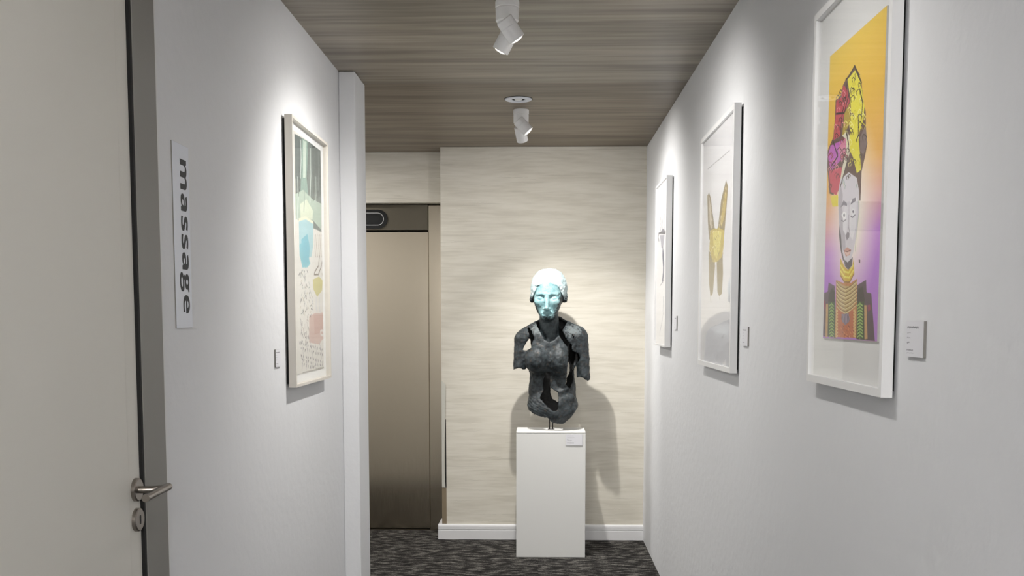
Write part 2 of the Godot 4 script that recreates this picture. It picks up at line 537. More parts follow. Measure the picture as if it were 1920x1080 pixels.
# ==================================================================== pedestal and bust
func make_pedestal() -> void:
	var p := thing("pedestal", "tall white box pedestal carrying the bronze bust", "pedestal", Transform3D(Basis.IDENTITY, Vector3(0.0765, 0, -6.263)))
	part("body", box_mesh(Vector3(-0.2115, 0.0, -0.12), Vector3(0.2115, 0.7655, 0.12), 0.0015), mats.pedestal_white, p)
	part("top_plate", box_mesh(Vector3(-0.2115, 0.7665, -0.12), Vector3(0.2115, 0.779, 0.12), 0.003), mats.pedestal_white, p)

# ---- signed distances, in metres
func sd_ell(p: Vector3, c: Vector3, r: Vector3) -> float:
	var q := p - c
	var k0 := (q / r).length()
	var k1 := (q / (r * r)).length()
	return k0 * (k0 - 1.0) / maxf(k1, 1e-6)

func sd_cap(p: Vector3, a: Vector3, b: Vector3, ra: float, rb: float) -> float:
	var ab := b - a
	var t := clampf((p - a).dot(ab) / ab.length_squared(), 0.0, 1.0)
	return p.distance_to(a + ab * t) - lerpf(ra, rb, t)

func smin(a: float, b: float, k: float) -> float:
	var h := maxf(k - absf(a - b), 0.0) / k
	return minf(a, b) - h * h * k * 0.25

func smax(a: float, b: float, k: float) -> float:
	return -smin(-a, -b, k)

func sd_poly(p: Vector2, q: PackedVector2Array) -> float:
	var d := 1e9
	var inside := false
	var j := q.size() - 1
	for i in q.size():
		var a := q[i]
		var b := q[j]
		var e := b - a
		var w := p - a
		var t := clampf(w.dot(e) / e.length_squared(), 0.0, 1.0)
		d = minf(d, (w - e * t).length_squared())
		if (a.y > p.y) != (b.y > p.y) and p.x < (b.x - a.x) * (p.y - a.y) / (b.y - a.y) + a.x:
			inside = not inside
		j = i
	return -sqrt(d) if inside else sqrt(d)

# Surface nets over the box lo..hi; body(p) is the plain shape for skipping empty blocks, field(p) the final one.
func nets(lo: Vector3, hi: Vector3, cell: float, body: Callable, field: Callable, shell: float, tint: Callable) -> ArrayMesh:
	var nx := int(ceil((hi.x - lo.x) / cell / 4.0)) * 4
	var ny := int(ceil((hi.y - lo.y) / cell / 4.0)) * 4
	var nz := int(ceil((hi.z - lo.z) / cell / 4.0)) * 4
	var sx := 1
	var sy := nx + 1
	var sz := (nx + 1) * (ny + 1)
	var val := PackedFloat32Array()
	val.resize(sz * (nz + 1))
	val.fill(1000.0)
	var rad := cell * 4.0 * 0.95
	var blocks: Array[Vector3i] = []
	for bz in range(0, nz, 4):
		for by in range(0, ny, 4):
			for bx in range(0, nx, 4):
				var d: float = body.call(lo + Vector3(bx + 2, by + 2, bz + 2) * cell)
				if d > rad * 1.15 or d < -(shell + rad * 1.15):
					continue
				blocks.append(Vector3i(bx, by, bz))
				for z in 5:
					for y in 5:
						for x in 5:
							var id := (bx + x) * sx + (by + y) * sy + (bz + z) * sz
							if val[id] > 900.0:
								val[id] = field.call(lo + Vector3(bx + x, by + y, bz + z) * cell)
	var vid := PackedInt32Array()
	vid.resize(val.size())
	vid.fill(-1)
	var v := PackedVector3Array()
	var where := PackedInt32Array()
	var corner := [0, sx, sy, sx + sy, sz, sx + sz, sy + sz, sx + sy + sz]
	var off := [Vector3(0, 0, 0), Vector3(1, 0, 0), Vector3(0, 1, 0), Vector3(1, 1, 0), Vector3(0, 0, 1), Vector3(1, 0, 1), Vector3(0, 1, 1), Vector3(1, 1, 1)]
	var edges := [[0, 1], [2, 3], [4, 5], [6, 7], [0, 2], [1, 3], [4, 6], [5, 7], [0, 4], [1, 5], [2, 6], [3, 7]]
	for b in blocks:
		for z in 4:
			for y in 4:
				for x in 4:
					var id := (b.x + x) * sx + (b.y + y) * sy + (b.z + z) * sz
					var neg := 0
					for k in 8:
						if val[id + corner[k]] < 0.0:
							neg += 1
					if neg == 0 or neg == 8:
						continue
					var s := Vector3.ZERO
					var c := 0
					for e in edges:
						var va := val[id + corner[e[0]]]
						var vb := val[id + corner[e[1]]]
						if (va < 0.0) != (vb < 0.0) and absf(va) < 900.0 and absf(vb) < 900.0:
							s += (off[e[0]] as Vector3).lerp(off[e[1]], va / (va - vb))
							c += 1
					if c == 0:
						continue
					vid[id] = v.size()
					v.append(lo + (Vector3(b.x + x, b.y + y, b.z + z) + s / c) * cell)
					where.append(id)
	var n := PackedVector3Array()
	n.resize(v.size())
	var ix := PackedInt32Array()
	var axes := [[sx, sy, sz], [sy, sz, sx], [sz, sx, sy]]
	for i in where.size():
		var id := where[i]
		for a in axes:
			var va := val[id]
			var vb := val[id + a[0]]
			if (va < 0.0) == (vb < 0.0):
				continue
			if id - a[1] - a[2] < 0:
				continue
			var q0 := vid[id]
			var q1 := vid[id - a[1]]
			var q2 := vid[id - a[1] - a[2]]
			var q3 := vid[id - a[2]]
			if q1 < 0 or q2 < 0 or q3 < 0:
				continue
			var g := (v[q1] - v[q0]).cross(v[q2] - v[q0]) + (v[q2] - v[q0]).cross(v[q3] - v[q0])
			var up := Vector3.RIGHT if a[0] == sx else (Vector3.UP if a[0] == sy else Vector3.BACK)
			if va > 0.0:
				up = -up
			if g.dot(up) < 0.0:
				g = -g
				ix.append_array([q0, q1, q2, q0, q2, q3])
			else:
				ix.append_array([q0, q2, q1, q0, q3, q2])
			n[q0] += g; n[q1] += g; n[q2] += g; n[q3] += g
	var col := PackedColorArray()
	for i in v.size():
		n[i] = n[i].normalized()
		col.append(tint.call(v[i], n[i]))
	var a := []
	a.resize(Mesh.ARRAY_MAX)
	a[Mesh.ARRAY_VERTEX] = v
	a[Mesh.ARRAY_NORMAL] = n
	a[Mesh.ARRAY_COLOR] = col
	a[Mesh.ARRAY_INDEX] = ix
	var m := ArrayMesh.new()
	m.add_surface_from_arrays(Mesh.PRIMITIVE_TRIANGLES, a)
	return m

# The bust is drawn up on a front elevation in units of 1/302.5 m: x from the rod, y up from the pedestal.
const BU := 1.0 / 302.5
func bp(x: float, y: float, z := 0.0) -> Vector3:
	return Vector3((x - 1033.0) * BU, (803.0 - y) * BU, z * BU)

func outline(q: Array) -> PackedVector2Array:   # from torso sheet coordinates
	var r := PackedVector2Array()
	for k in range(0, q.size(), 2):
		var p := bp(940.0 + q[k] / 4.91, 590.0 + q[k + 1] / 4.91)
		r.append(Vector2(p.x, p.y))
	return r

var n_rough: FastNoiseLite
var n_fine: FastNoiseLite
var n_tear: FastNoiseLite
var front_tears: Array[PackedVector2Array] = []
var back_tears: Array[PackedVector2Array] = []
var neckline: PackedVector2Array
var hem: PackedVector2Array
var arm_cut_a: PackedVector2Array
var arm_cut_b: PackedVector2Array

func line_y(q: PackedVector2Array, x: float) -> float:
	if x <= q[0].x:
		return q[0].y
	for i in range(1, q.size()):
		if x <= q[i].x:
			return lerpf(q[i - 1].y, q[i].y, (x - q[i - 1].x) / (q[i].x - q[i - 1].x))
	return q[q.size() - 1].y

func torso_body(p: Vector3) -> float:
	var u := BU
	var d := sd_ell(p, bp(1033, 658, -5), Vector3(49, 60, 33) * u)
	d = smin(d, sd_cap(p, bp(985, 631, -10), bp(1084, 629, -10), 15 * u, 16 * u), 16 * u)
	d = smin(d, sd_cap(p, bp(1020, 604, -14), bp(988, 624, -10), 12 * u, 12 * u), 10 * u)
	d = smin(d, sd_cap(p, bp(1046, 603, -14), bp(1082, 622, -10), 12 * u, 12 * u), 10 * u)
	d = smin(d, sd_ell(p, bp(1035, 728, -8), Vector3(44.5, 60, 28) * u), 14 * u)
	d = smin(d, sd_ell(p, bp(1036, 765, 0), Vector3(48.5, 36, 34) * u), 14 * u)
	d = smin(d, sd_ell(p, bp(1006, 671, 20), Vector3(23, 26, 22) * u), 9 * u)
	d = smin(d, sd_ell(p, bp(1050, 673, 20), Vector3(21, 26, 22) * u), 9 * u)
	# collar bones and breast bone
	d = smin(d, sd_cap(p, bp(1028, 640, 20), bp(992, 626, 6), 3 * u, 3 * u), 8 * u)
	d = smin(d, sd_cap(p, bp(1038, 640, 20), bp(1078, 624, 6), 3 * u, 3 * u), 8 * u)
	# arms, each broken off
	var n := n_tear.get_noise_2d(p.x * 60.0, p.z * 60.0) * 2.5 * u
	var arm := sd_cap(p, bp(977, 634, -8), bp(973, 700, -4), 13.5 * u, 11.5 * u)
	arm = smax(arm, line_y(arm_cut_a, p.x) - p.y + n, 2 * u)
	d = smin(d, arm, 7 * u)
	arm = smin(sd_cap(p, bp(1087, 634, -8), bp(1092, 668, -6), 15 * u, 12 * u), sd_cap(p, bp(1092, 672, -6), bp(1094, 720, -2), 12 * u, 13 * u), 4 * u)
	arm = smax(arm, line_y(arm_cut_b, p.x) - p.y + n, 2 * u)
	d = smin(d, arm, 5 * u)
	# navel, belly creases on the flank, hollow under the ribs
	var crease := sin((p.y * 1.0 + p.x * 0.55) * 340.0 + n_tear.get_noise_2d(p.x * 14.0, p.y * 14.0) * 4.0) * 0.6 * u
	var low := clampf((0.235 - p.y) / 0.06, 0.0, 1.0) * clampf((-p.x + 0.05) / 0.06, 0.0, 1.0)
	d += crease * low
	d = smin(d, sd_cap(p, bp(1046, 750, 24), bp(1072, 741, 16), 5 * u, 4 * u), 8 * u)
	d = smin(d, sd_cap(p, bp(1046, 776, 27), bp(1072, 766, 18), 6 * u, 5 * u), 7 * u)
	d = smin(d, sd_cap(p, bp(1048, 733, 18), bp(1064, 724, 16), 5 * u, 4 * u), 7 * u)
	return d

func torso_field(p: Vector3) -> float:
	var rough := n_rough.get_noise_3dv(p * 30.0) * 0.0035 + n_fine.get_noise_3dv(p * 110.0) * 0.0012
	var d := torso_body(p) + rough
	d = maxf(d, -(d + 0.0125))                     # a hollow cast
	var w := Vector2(p.x, p.y) + Vector2(n_tear.get_noise_2d(p.x * 90.0, p.y * 90.0), n_tear.get_noise_2d(p.y * 90.0 + 50.0, p.x * 90.0)) * 0.004
	d = maxf(d, line_y(hem, p.x) - p.y + n_tear.get_noise_2d(p.x * 70.0, p.z * 70.0) * 0.008)
	if p.z > -0.012:
		for q in front_tears:
			d = maxf(d, -sd_poly(w, q))
	else:
		for q in back_tears:
			d = maxf(d, -sd_poly(w, q))
	if p.z > -0.055:
		d = maxf(d, -sd_poly(w, neckline))
	return d

func torso_tint(p: Vector3, n: Vector3) -> Color:
	var a := n_rough.get_noise_3dv(p * 22.0)
	var b := n_fine.get_noise_3dv(p * 75.0)
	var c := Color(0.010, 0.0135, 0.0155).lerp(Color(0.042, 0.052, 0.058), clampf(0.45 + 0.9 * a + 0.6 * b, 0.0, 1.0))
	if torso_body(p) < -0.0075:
		return Color(0.010, 0.011, 0.011)          # inside of the cast, its shade painted in as near black
	# paler grey patches beside the neckline
	var near := minf(Vector2(p.x + 0.085, p.y - 0.628).length() / 0.042, Vector2(p.x - 0.135, p.y - 0.612).length() / 0.050)
	var pale_patch := clampf((1.0 - near + 0.7 * a + 0.5 * b) * 2.5, 0.0, 1.0)
	c = c.lerp(Color(0.17, 0.195, 0.20), pale_patch * 0.65)
	var g := n_rough.get_noise_3dv(p * 40.0 + Vector3(7, 3, 1))
	if g > 0.33:
		c = c.lerp(Color(0.055, 0.043, 0.034), clampf((g - 0.33) * 5.0, 0.0, 0.8))
	return c

# ---- head: units of the head's height (chin 0, crown 1), x to the viewer's right, z to the front
const HU := 0.3207
func head_plain(q: Vector3) -> float:
	var d := sd_ell(q, Vector3(0.015, 0.625, -0.07), Vector3(0.325, 0.375, 0.41))
	d = smin(d, sd_ell(q, Vector3(0, 0.42, 0.08), Vector3(0.262, 0.36, 0.275)), 0.08)
	d = smin(d, sd_ell(q, Vector3(0, 0.17, 0.10), Vector3(0.160, 0.17, 0.205)), 0.07)
	d = smin(d, sd_ell(q, Vector3(0, 0.062, 0.225), Vector3(0.075, 0.062, 0.07)), 0.06)
	d = smin(d, sd_cap(q, Vector3(0.01, 0.18, -0.11), Vector3(0.030, -0.42, -0.12), 0.180, 0.205), 0.05)
	return d

func head_field(p: Vector3) -> float:
	var q := Basis(Vector3.UP, 0.07) * ((p - head_at) / HU)
	var d := head_plain(q)
	# cheek bones, brow
	for s in [-1.0, 1.0]:
		d = smin(d, sd_ell(q, Vector3(s * 0.165, 0.36, 0.245), Vector3(0.075, 0.055, 0.06)), 0.09)
		d = smin(d, sd_cap(q, Vector3(s * 0.045, 0.492, 0.345), Vector3(s * 0.19, 0.508, 0.275), 0.022, 0.018), 0.05)
	# eye sockets, then lids lowered over the eyes
	for s in [-1.0, 1.0]:
		d = smax(d, -sd_ell(q, Vector3(s * 0.122, 0.440, 0.372), Vector3(0.086, 0.058, 0.090)), 0.026)
	for s in [-1.0, 1.0]:
		var lid := sd_ell(q, Vector3(s * 0.120, 0.424, 0.262), Vector3(0.070, 0.046, 0.060))
		d = smin(d, lid, 0.012)
		d = smax(d, -sd_cap(q, Vector3(s * 0.055, 0.405, 0.325), Vector3(s * 0.118, 0.395, 0.338), 0.007, 0.008), 0.008)
		d = smax(d, -sd_cap(q, Vector3(s * 0.118, 0.395, 0.338), Vector3(s * 0.182, 0.410, 0.300), 0.008, 0.006), 0.008)
	# nose
	d = smin(d, sd_cap(q, Vector3(0, 0.475, 0.330), Vector3(0, 0.245, 0.435), 0.028, 0.040), 0.045)
	for s in [-1.0, 1.0]:
		d = smin(d, sd_ell(q, Vector3(s * 0.048, 0.228, 0.385), Vector3(0.036, 0.030, 0.042)), 0.02)
		d = smax(d, -sd_ell(q, Vector3(s * 0.026, 0.200, 0.405), Vector3(0.014, 0.012, 0.020)), 0.010)
	# mouth
	d = smin(d, sd_ell(q, Vector3(0, 0.125, 0.285), Vector3(0.115, 0.070, 0.058)), 0.06)
	d = smin(d, sd_cap(q, Vector3(-0.085, 0.147, 0.325), Vector3(0.085, 0.147, 0.325), 0.018, 0.018), 0.020)
	d = smin(d, sd_cap(q, Vector3(-0.075, 0.103, 0.340), Vector3(0.075, 0.103, 0.340), 0.021, 0.021), 0.018)
	d = smax(d, -sd_cap(q, Vector3(-0.110, 0.125, 0.345), Vector3(0.110, 0.125, 0.345), 0.008, 0.008), 0.008)
	# ears
	for s in [-1.0, 1.0]:
		var ear := sd_ell(q, Vector3(s * 0.308 + 0.008, 0.445, -0.05), Vector3(0.030, 0.085, 0.055))
		ear = smax(ear, -sd_ell(q, Vector3(s * 0.338 + 0.008, 0.452, -0.025), Vector3(0.024, 0.050, 0.030)), 0.02)
		d = smin(d, ear, 0.02)
	# close-cropped hair with a raised edge
	var line := hairline(q)
	if line > -0.02:
		var cap := clampf((line + 0.006) / 0.016, 0.0, 1.0)
		d -= cap * (0.007 + 0.018 * clampf((absf(q.x - 0.01) - 0.08) / 0.14, 0.0, 1.0) + 0.012 * n_fine.get_noise_3dv(q * 11.0) + 0.006 * n_rough.get_noise_3dv(q * 30.0))
	d += n_fine.get_noise_3dv(q * 20.0) * 0.0035 + n_rough.get_noise_3dv(q * 9.0) * 0.004
	return d * HU

func hairline(q: Vector3) -> float:
	# > 0 on the scalp: above the brow in front, past the temples at the sides, above the nape behind
	var front := 0.725 - 0.55 * maxf(0.0, absf(q.x - 0.01) - 0.06) - 1.6 * maxf(0.0, absf(q.x - 0.01) - 0.20)
	var edge := lerpf(front, 0.36, clampf((0.10 - q.z) / 0.16, 0.0, 1.0))
	edge = lerpf(edge, 0.20, clampf((-0.05 - q.z) / 0.25, 0.0, 1.0))
	return q.y - edge + n_tear.get_noise_2d(q.x * 9.0, q.y * 9.0) * 0.012

func head_tint(p: Vector3, n: Vector3) -> Color:
	var q := Basis(Vector3.UP, 0.07) * ((p - head_at) / HU)
	var a := n_rough.get_noise_3dv(q * 5.0)
	var b := n_fine.get_noise_3dv(q * 22.0)
	# pale green-blue patina over the face mask and hair; neck and back stay dark; shade on jaw and cheeks is painted in, broken edge
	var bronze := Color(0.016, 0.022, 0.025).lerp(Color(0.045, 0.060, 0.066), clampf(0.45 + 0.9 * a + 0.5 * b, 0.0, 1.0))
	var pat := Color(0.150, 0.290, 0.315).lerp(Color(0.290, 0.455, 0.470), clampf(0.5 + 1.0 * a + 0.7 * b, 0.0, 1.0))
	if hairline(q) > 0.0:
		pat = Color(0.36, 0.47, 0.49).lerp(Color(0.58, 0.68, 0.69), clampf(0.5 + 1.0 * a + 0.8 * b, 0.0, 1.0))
	var edge := minf((q.y - 0.070) * 14.0, (lerpf(0.125, 0.262, clampf((q.y - 0.06) / 0.40, 0.0, 1.0)) - absf(q.x + 0.012)) * 26.0)  # mask narrows downward: shaded cheek and jaw sides coloured as dark bronze
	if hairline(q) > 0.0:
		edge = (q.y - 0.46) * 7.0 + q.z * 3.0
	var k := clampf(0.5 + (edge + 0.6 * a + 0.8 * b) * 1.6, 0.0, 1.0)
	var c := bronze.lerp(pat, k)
	if b > 0.40:
		c = c.lerp(bronze, clampf((b - 0.40) * 3.0, 0.0, 0.4))
	return c

var head_at := Vector3.ZERO

func make_bust() -> void:
	n_rough = noise(1.0, 5, 3)
	n_fine = noise(1.0, 6, 2)
	n_tear = noise(1.0, 7, 2)
	front_tears = [
		outline([222, 90, 262, 118, 300, 205, 282, 245, 268, 305, 225, 325, 196, 312, 212, 270, 248, 222, 258, 180, 242, 128]),
		outline([500, 100, 530, 100, 562, 150, 602, 232, 642, 262, 646, 322, 702, 345, 722, 385, 702, 432, 668, 452, 652, 492, 625, 470, 610, 410, 602, 282, 560, 232, 520, 170]),
		outline([603, 395, 640, 450, 662, 525, 656, 600, 622, 668, 588, 622, 598, 540]),
		outline([400, 518, 445, 514, 446, 648, 490, 680, 522, 705, 520, 800, 517, 835, 510, 858, 470, 862, 400, 802, 354, 750, 368, 712, 385, 690, 379, 620]),
		outline([640, 165, 662, 195, 668, 215, 650, 205]),
	]
	back_tears = [
		outline([190, 215, 262, 215, 272, 300, 225, 325, 185, 312]),
		outline([596, 400, 628, 450, 628, 520, 600, 585, 596, 640, 570, 622, 588, 540]),
		outline([452, 640, 495, 670, 530, 705, 528, 812, 470, 775, 452, 720]),
	]
	neckline = outline([308, 20, 322, 90, 360, 160, 398, 220, 440, 240, 480, 222, 530, 170, 572, 110, 604, 55, 606, 0, 308, -20])
	hem = outline([205, 800, 228, 805, 250, 862, 312, 900, 430, 930, 470, 972, 560, 988, 640, 922, 705, 828, 730, 800])
	arm_cut_a = outline([80, 505, 100, 500, 135, 480, 175, 478, 205, 492, 230, 495])
	arm_cut_b = outline([660, 575, 690, 568, 715, 555, 740, 562, 790, 592, 815, 588, 822, 556, 840, 550])
	var root := thing("bronze_bust", "dark bronze female bust with pale turquoise face and torn openings in the torso", "sculpture", Transform3D(Basis.IDENTITY, Vector3(0.0785, 0.779, -6.268)))
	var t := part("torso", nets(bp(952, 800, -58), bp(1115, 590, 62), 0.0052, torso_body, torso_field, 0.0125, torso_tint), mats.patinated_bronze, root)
	t.set_meta("label", "dark hollow cast torso with ragged holes")
	head_at = bp(1026.5, 600, 2)
	var hb := func(p: Vector3):
		var d := head_plain(Basis(Vector3.UP, 0.07) * ((p - head_at) / HU)) * HU
		return maxf(0.0, d - 0.052) if d > 0.0 else d
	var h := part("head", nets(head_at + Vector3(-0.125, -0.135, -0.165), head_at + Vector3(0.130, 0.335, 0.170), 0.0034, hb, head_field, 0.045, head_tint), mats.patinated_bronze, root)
	h.set_meta("label", "head with pale turquoise face, lowered eyes and cropped hair")
	part("mounting_rod", lathe([Vector2(0.0035, 0.0), Vector2(0.0035, 0.10), Vector2(0, 0.10)], 14), mats.rod_steel, root, Vector3(-0.0095, 0, 0))
	part("mounting_rod", lathe([Vector2(0.0035, 0.0), Vector2(0.0035, 0.10), Vector2(0, 0.10)], 14), mats.rod_steel, root, Vector3(0.0105, 0, 0))
	part("rod_base", box_mesh(Vector3(-0.02, 0.0, -0.014), Vector3(0.021, 0.003, 0.014), 0.001), mats.rod_steel, root)

# ==================================================================== pictures
func fill_poly(im: Image, q: Array, c: Color) -> void:
	var w := im.get_width()
	var h := im.get_height()
	var y0 := h
	var y1 := 0
	for i in range(1, q.size(), 2):
		y0 = mini(y0, q[i]); y1 = maxi(y1, q[i])
	for y in range(maxi(0, y0), mini(h, y1 + 1)):
		var xs: Array[float] = []
		var n := q.size() / 2
		for i in n:
			var j := (i + 1) % n
			var ay: float = q[2 * i + 1]
			var by: float = q[2 * j + 1]
			if (ay <= y + 0.5) != (by <= y + 0.5):
				xs.append(q[2 * i] + (q[2 * j] - q[2 * i]) * (y + 0.5 - ay) / (by - ay))
		xs.sort()
		for k in range(0, xs.size() - 1, 2):
			var a := clampi(int(round(xs[k])), 0, w)
			var b := clampi(int(round(xs[k + 1])), 0, w)
			if b > a:
				im.fill_rect(Rect2i(a, y, b - a, 1), c)

func ink(im: Image, q: Array, width: int, c: Color) -> void:
	var w := im.get_width()
	var h := im.get_height()
	for i in range(0, q.size() - 2, 2):
		var a := Vector2(q[i], q[i + 1])
		var b := Vector2(q[i + 2], q[i + 3])
		var n := int(a.distance_to(b)) + 1
		for k in n + 1:
			var p := a.lerp(b, float(k) / n)
			var r := Rect2i(int(p.x) - width / 2, int(p.y) - width / 2, width, width).intersection(Rect2i(0, 0, w, h))
			if r.size.x > 0 and r.size.y > 0:
				im.fill_rect(r, c)

func ramp(stops: Array, t: float) -> Color:
	for i in range(1, stops.size()):
		if t <= stops[i][0]:
			var k: float = (t - stops[i - 1][0]) / (stops[i][0] - stops[i - 1][0])
			return (stops[i - 1][1] as Color).lerp(stops[i][1], k)
	return stops[stops.size() - 1][1]

func art_portrait() -> Image:
	var im := Image.create(400, 676, false, Image.FORMAT_RGB8)
	var stops := [[0.0, Color("f0cf55")], [0.22, Color("f0c54e")], [0.45, Color("f2bd6a")], [0.58, Color("e9b3b4")], [0.68, Color("c98ae0")], [0.8, Color("b777dc")], [1.0, Color("b57fd0")]]
	for y in 676:
		for x in 400:
			var t := y / 676.0
			var c := ramp(stops, t + 0.06 * (x / 400.0 - 0.5))
			# the printed halo of the sitter
			var e := Vector2((x - 205) / 135.0, (y - 405) / 165.0).length()
			c = c.lerp(Color("fff6ec"), clampf(1.45 - e, 0.0, 1.0))
			im.set_pixel(x, y, c)
	fill_poly(im, [197, 69, 225, 90, 249, 118, 266, 162, 284, 188, 290, 239, 301, 256, 287, 282, 267, 310, 265, 373, 107, 355, 92, 319, 58, 336, 26, 329, 5, 273, -16, 234, 10, 217, 45, 199, 54, 159, 56, 115, 96, 114, 112, 93, 133, 85], Color("6e5650"))
	fill_poly(im, [117, 93, 147, 111, 166, 141, 129, 157, 109, 187, 105, 206, 46, 206, 59, 157, 62, 118, 97, 115], Color("c9505c"))
	fill_poly(im, [25, 215, 117, 218, 136, 238, 132, 258, 75, 269, 34, 277, 2, 237], Color("c768c4"))
	fill_poly(im, [90, 230, 145, 216, 165, 230, 149, 260, 116, 268], Color("dc8ba6"))
	fill_poly(im, [15, 274, 117, 279, 128, 311, 82, 339, 35, 326], Color("d2566a"))
	fill_poly(im, [31, 336, 94, 340, 110, 368, 54, 363], Color("eede4a"))
	fill_poly(im, [145, 88, 201, 80, 239, 109, 254, 138, 274, 173, 270, 201, 237, 229, 220, 181, 179, 167, 171, 133], Color("efe64e"))
	fill_poly(im, [169, 171, 228, 180, 237, 229, 254, 276, 262, 306, 234, 310, 201, 268, 162, 242, 177, 206], Color("efe64e"))
	fill_poly(im, [116, 208, 144, 200, 173, 218, 176, 258, 151, 280, 126, 310, 104, 321, 123, 283, 151, 247, 146, 220], Color("e6e2cc"))
	fill_poly(im, [250, 235, 286, 213, 299, 256, 277, 277, 252, 264], Color("8a7a78"))
	fill_poly(im, [129, 160, 171, 143, 176, 189, 139, 205, 116, 208], Color("b8a040"))
	fill_poly(im, [112, 307, 99, 333, 98, 360, 112, 419, 142, 472, 168, 504, 199, 509, 226, 478, 250, 431, 259, 384, 253, 351, 235, 320, 175, 299], Color("e0dce4"))
	fill_poly(im, [112, 314, 101, 353, 115, 419, 146, 473, 168, 474, 156, 423, 132, 377, 134, 344], Color("bdb8c2"))
	fill_poly(im, [191, 364, 239, 363, 239, 420, 218, 454, 193, 443, 192, 410], Color("f2f0f4"))
	fill_poly(im, [138, 388, 169, 361, 184, 402, 165, 440, 142, 425], Color("e9e7ee"))
	fill_poly(im, [117, 372, 141, 358, 166, 367, 169, 374, 142, 369], Color("8e8a96"))
	fill_poly(im, [193, 374, 209, 362, 230, 362, 233, 370, 214, 371], Color("8e8a96"))
	fill_poly(im, [128, 390, 143, 383, 164, 390, 163, 400, 145, 403], Color("fdfdff"))
	fill_poly(im, [140, 391, 151, 388, 156, 395, 147, 397], Color("8a8692"))
	fill_poly(im, [197, 390, 209, 383, 226, 387, 226, 397, 211, 400], Color("fdfdff"))
	fill_poly(im, [208, 390, 216, 387, 221, 393, 213, 395], Color("8a8692"))
	ink(im, [198, 400, 213, 404, 230, 400], 2, Color("77737f"))
	ink(im, [127, 402, 146, 407, 165, 404], 2, Color("77737f"))
	fill_poly(im, [162, 440, 179, 432, 192, 437, 191, 446, 174, 451], Color("97929c"))
	ink(im, [184, 396, 182, 419, 192, 433], 2, Color("8b8791"))
	fill_poly(im, [152, 473, 176, 467, 207, 475, 197, 486, 170, 488], Color("d9a79a"))
	fill_poly(im, [159, 477, 181, 475, 201, 480, 184, 488], Color("f0cfc6"))
	ink(im, [154, 474, 181, 478, 205, 476], 2, Color("8d5a55"))
	fill_poly(im, [153, 492, 183, 502, 221, 492, 218, 510, 191, 519, 164, 509], Color("6b6670"))
	fill_poly(im, [112, 412, 128, 437, 140, 472, 159, 497, 149, 496, 129, 471, 112, 436], Color("56525a"))
	ink(im, [250, 370, 257, 397, 247, 431, 239, 459, 237, 479], 3, Color("cfd6c0"))
	fill_poly(im, [264, 500, 274, 501, 274, 508, 266, 507], Color("3a3038"))
	fill_poly(im, [128, 488, 161, 510, 189, 519, 219, 512, 228, 494, 235, 530, 203, 551, 164, 549, 128, 526], Color("dcb93e"))
	ink(im, [132, 506, 162, 522, 195, 526, 227, 511], 4, Color("f4ea6a"))
	ink(im, [133, 519, 163, 534, 199, 537, 230, 522], 4, Color("f4ea6a"))
	ink(im, [132, 529, 164, 545, 202, 547, 233, 530], 3, Color("9c6f34"))
	fill_poly(im, [156, 550, 208, 551, 203, 559, 165, 558], Color("b0804a"))
	fill_poly(im, [-19, 671, -9, 567, 31, 564, 37, 542, 89, 552, 112, 674], Color("5e4a5e"))
	fill_poly(im, [251, 557, 318, 546, 324, 573, 355, 576, 386, 675, 267, 674], Color("4e3c4c"))
	fill_poly(im, [40, 572, 65, 555, 93, 566, 92, 589, 37, 588], Color("26232a"))
	fill_poly(im, [254, 590, 267, 564, 297, 558, 315, 592], Color("26232a"))
	fill_poly(im, [-7, 587, 13, 584, 17, 604, -3, 607], Color("93305a"))
	fill_poly(im, [332, 600, 349, 599, 354, 610, 337, 614], Color("93305a"))
	fill_poly(im, [19, 593, 38, 593, 41, 673, 21, 674], Color("caa06a"))
	fill_poly(im, [311, 600, 326, 600, 339, 672, 319, 673], Color("caa06a"))
	fill_poly(im, [39, 588, 92, 589, 102, 671, 39, 672], Color("35502f"))
	fill_poly(im, [254, 591, 310, 592, 317, 674, 259, 673], Color("2c4526"))
	ink(im, [49, 598, 66, 593, 84, 599], 3, Color("9fc26a"))
	ink(im, [265, 601, 281, 596, 299, 601], 3, Color("9fc26a"))
	ink(im, [50, 606, 67, 601, 84, 606], 3, Color("9fc26a"))
	ink(im, [266, 607, 282, 603, 299, 608], 3, Color("9fc26a"))
	ink(im, [51, 613, 68, 608, 85, 613], 3, Color("9fc26a"))
	ink(im, [266, 614, 282, 610, 300, 614], 3, Color("9fc26a"))
	ink(im, [51, 621, 68, 616, 86, 621], 3, Color("9fc26a"))
	ink(im, [267, 621, 283, 617, 301, 621], 3, Color("9fc26a"))
	ink(im, [52, 628, 69, 623, 86, 628], 3, Color("9fc26a"))
	ink(im, [268, 628, 284, 623, 301, 628], 3, Color("9fc26a"))
	ink(im, [53, 635, 70, 630, 87, 635], 3, Color("9fc26a"))
	ink(im, [268, 635, 284, 630, 302, 635], 3, Color("9fc26a"))
	ink(im, [53, 643, 70, 638, 88, 643], 3, Color("9fc26a"))
	ink(im, [269, 641, 285, 637, 302, 641], 3, Color("9fc26a"))
	ink(im, [54, 650, 71, 645, 88, 650], 3, Color("9fc26a"))
	ink(im, [270, 648, 285, 644, 303, 648], 3, Color("9fc26a"))
	ink(im, [55, 658, 72, 653, 89, 657], 3, Color("9fc26a"))
	ink(im, [270, 655, 286, 650, 304, 655], 3, Color("9fc26a"))
	ink(im, [56, 665, 72, 660, 90, 665], 3, Color("9fc26a"))
	ink(im, [271, 662, 287, 657, 304, 661], 3, Color("9fc26a"))
	ink(im, [56, 673, 73, 667, 90, 672], 3, Color("9fc26a"))
	ink(im, [271, 669, 287, 664, 305, 668], 3, Color("9fc26a"))
	ink(im, [66, 590, 71, 670], 3, Color("86ad55"))
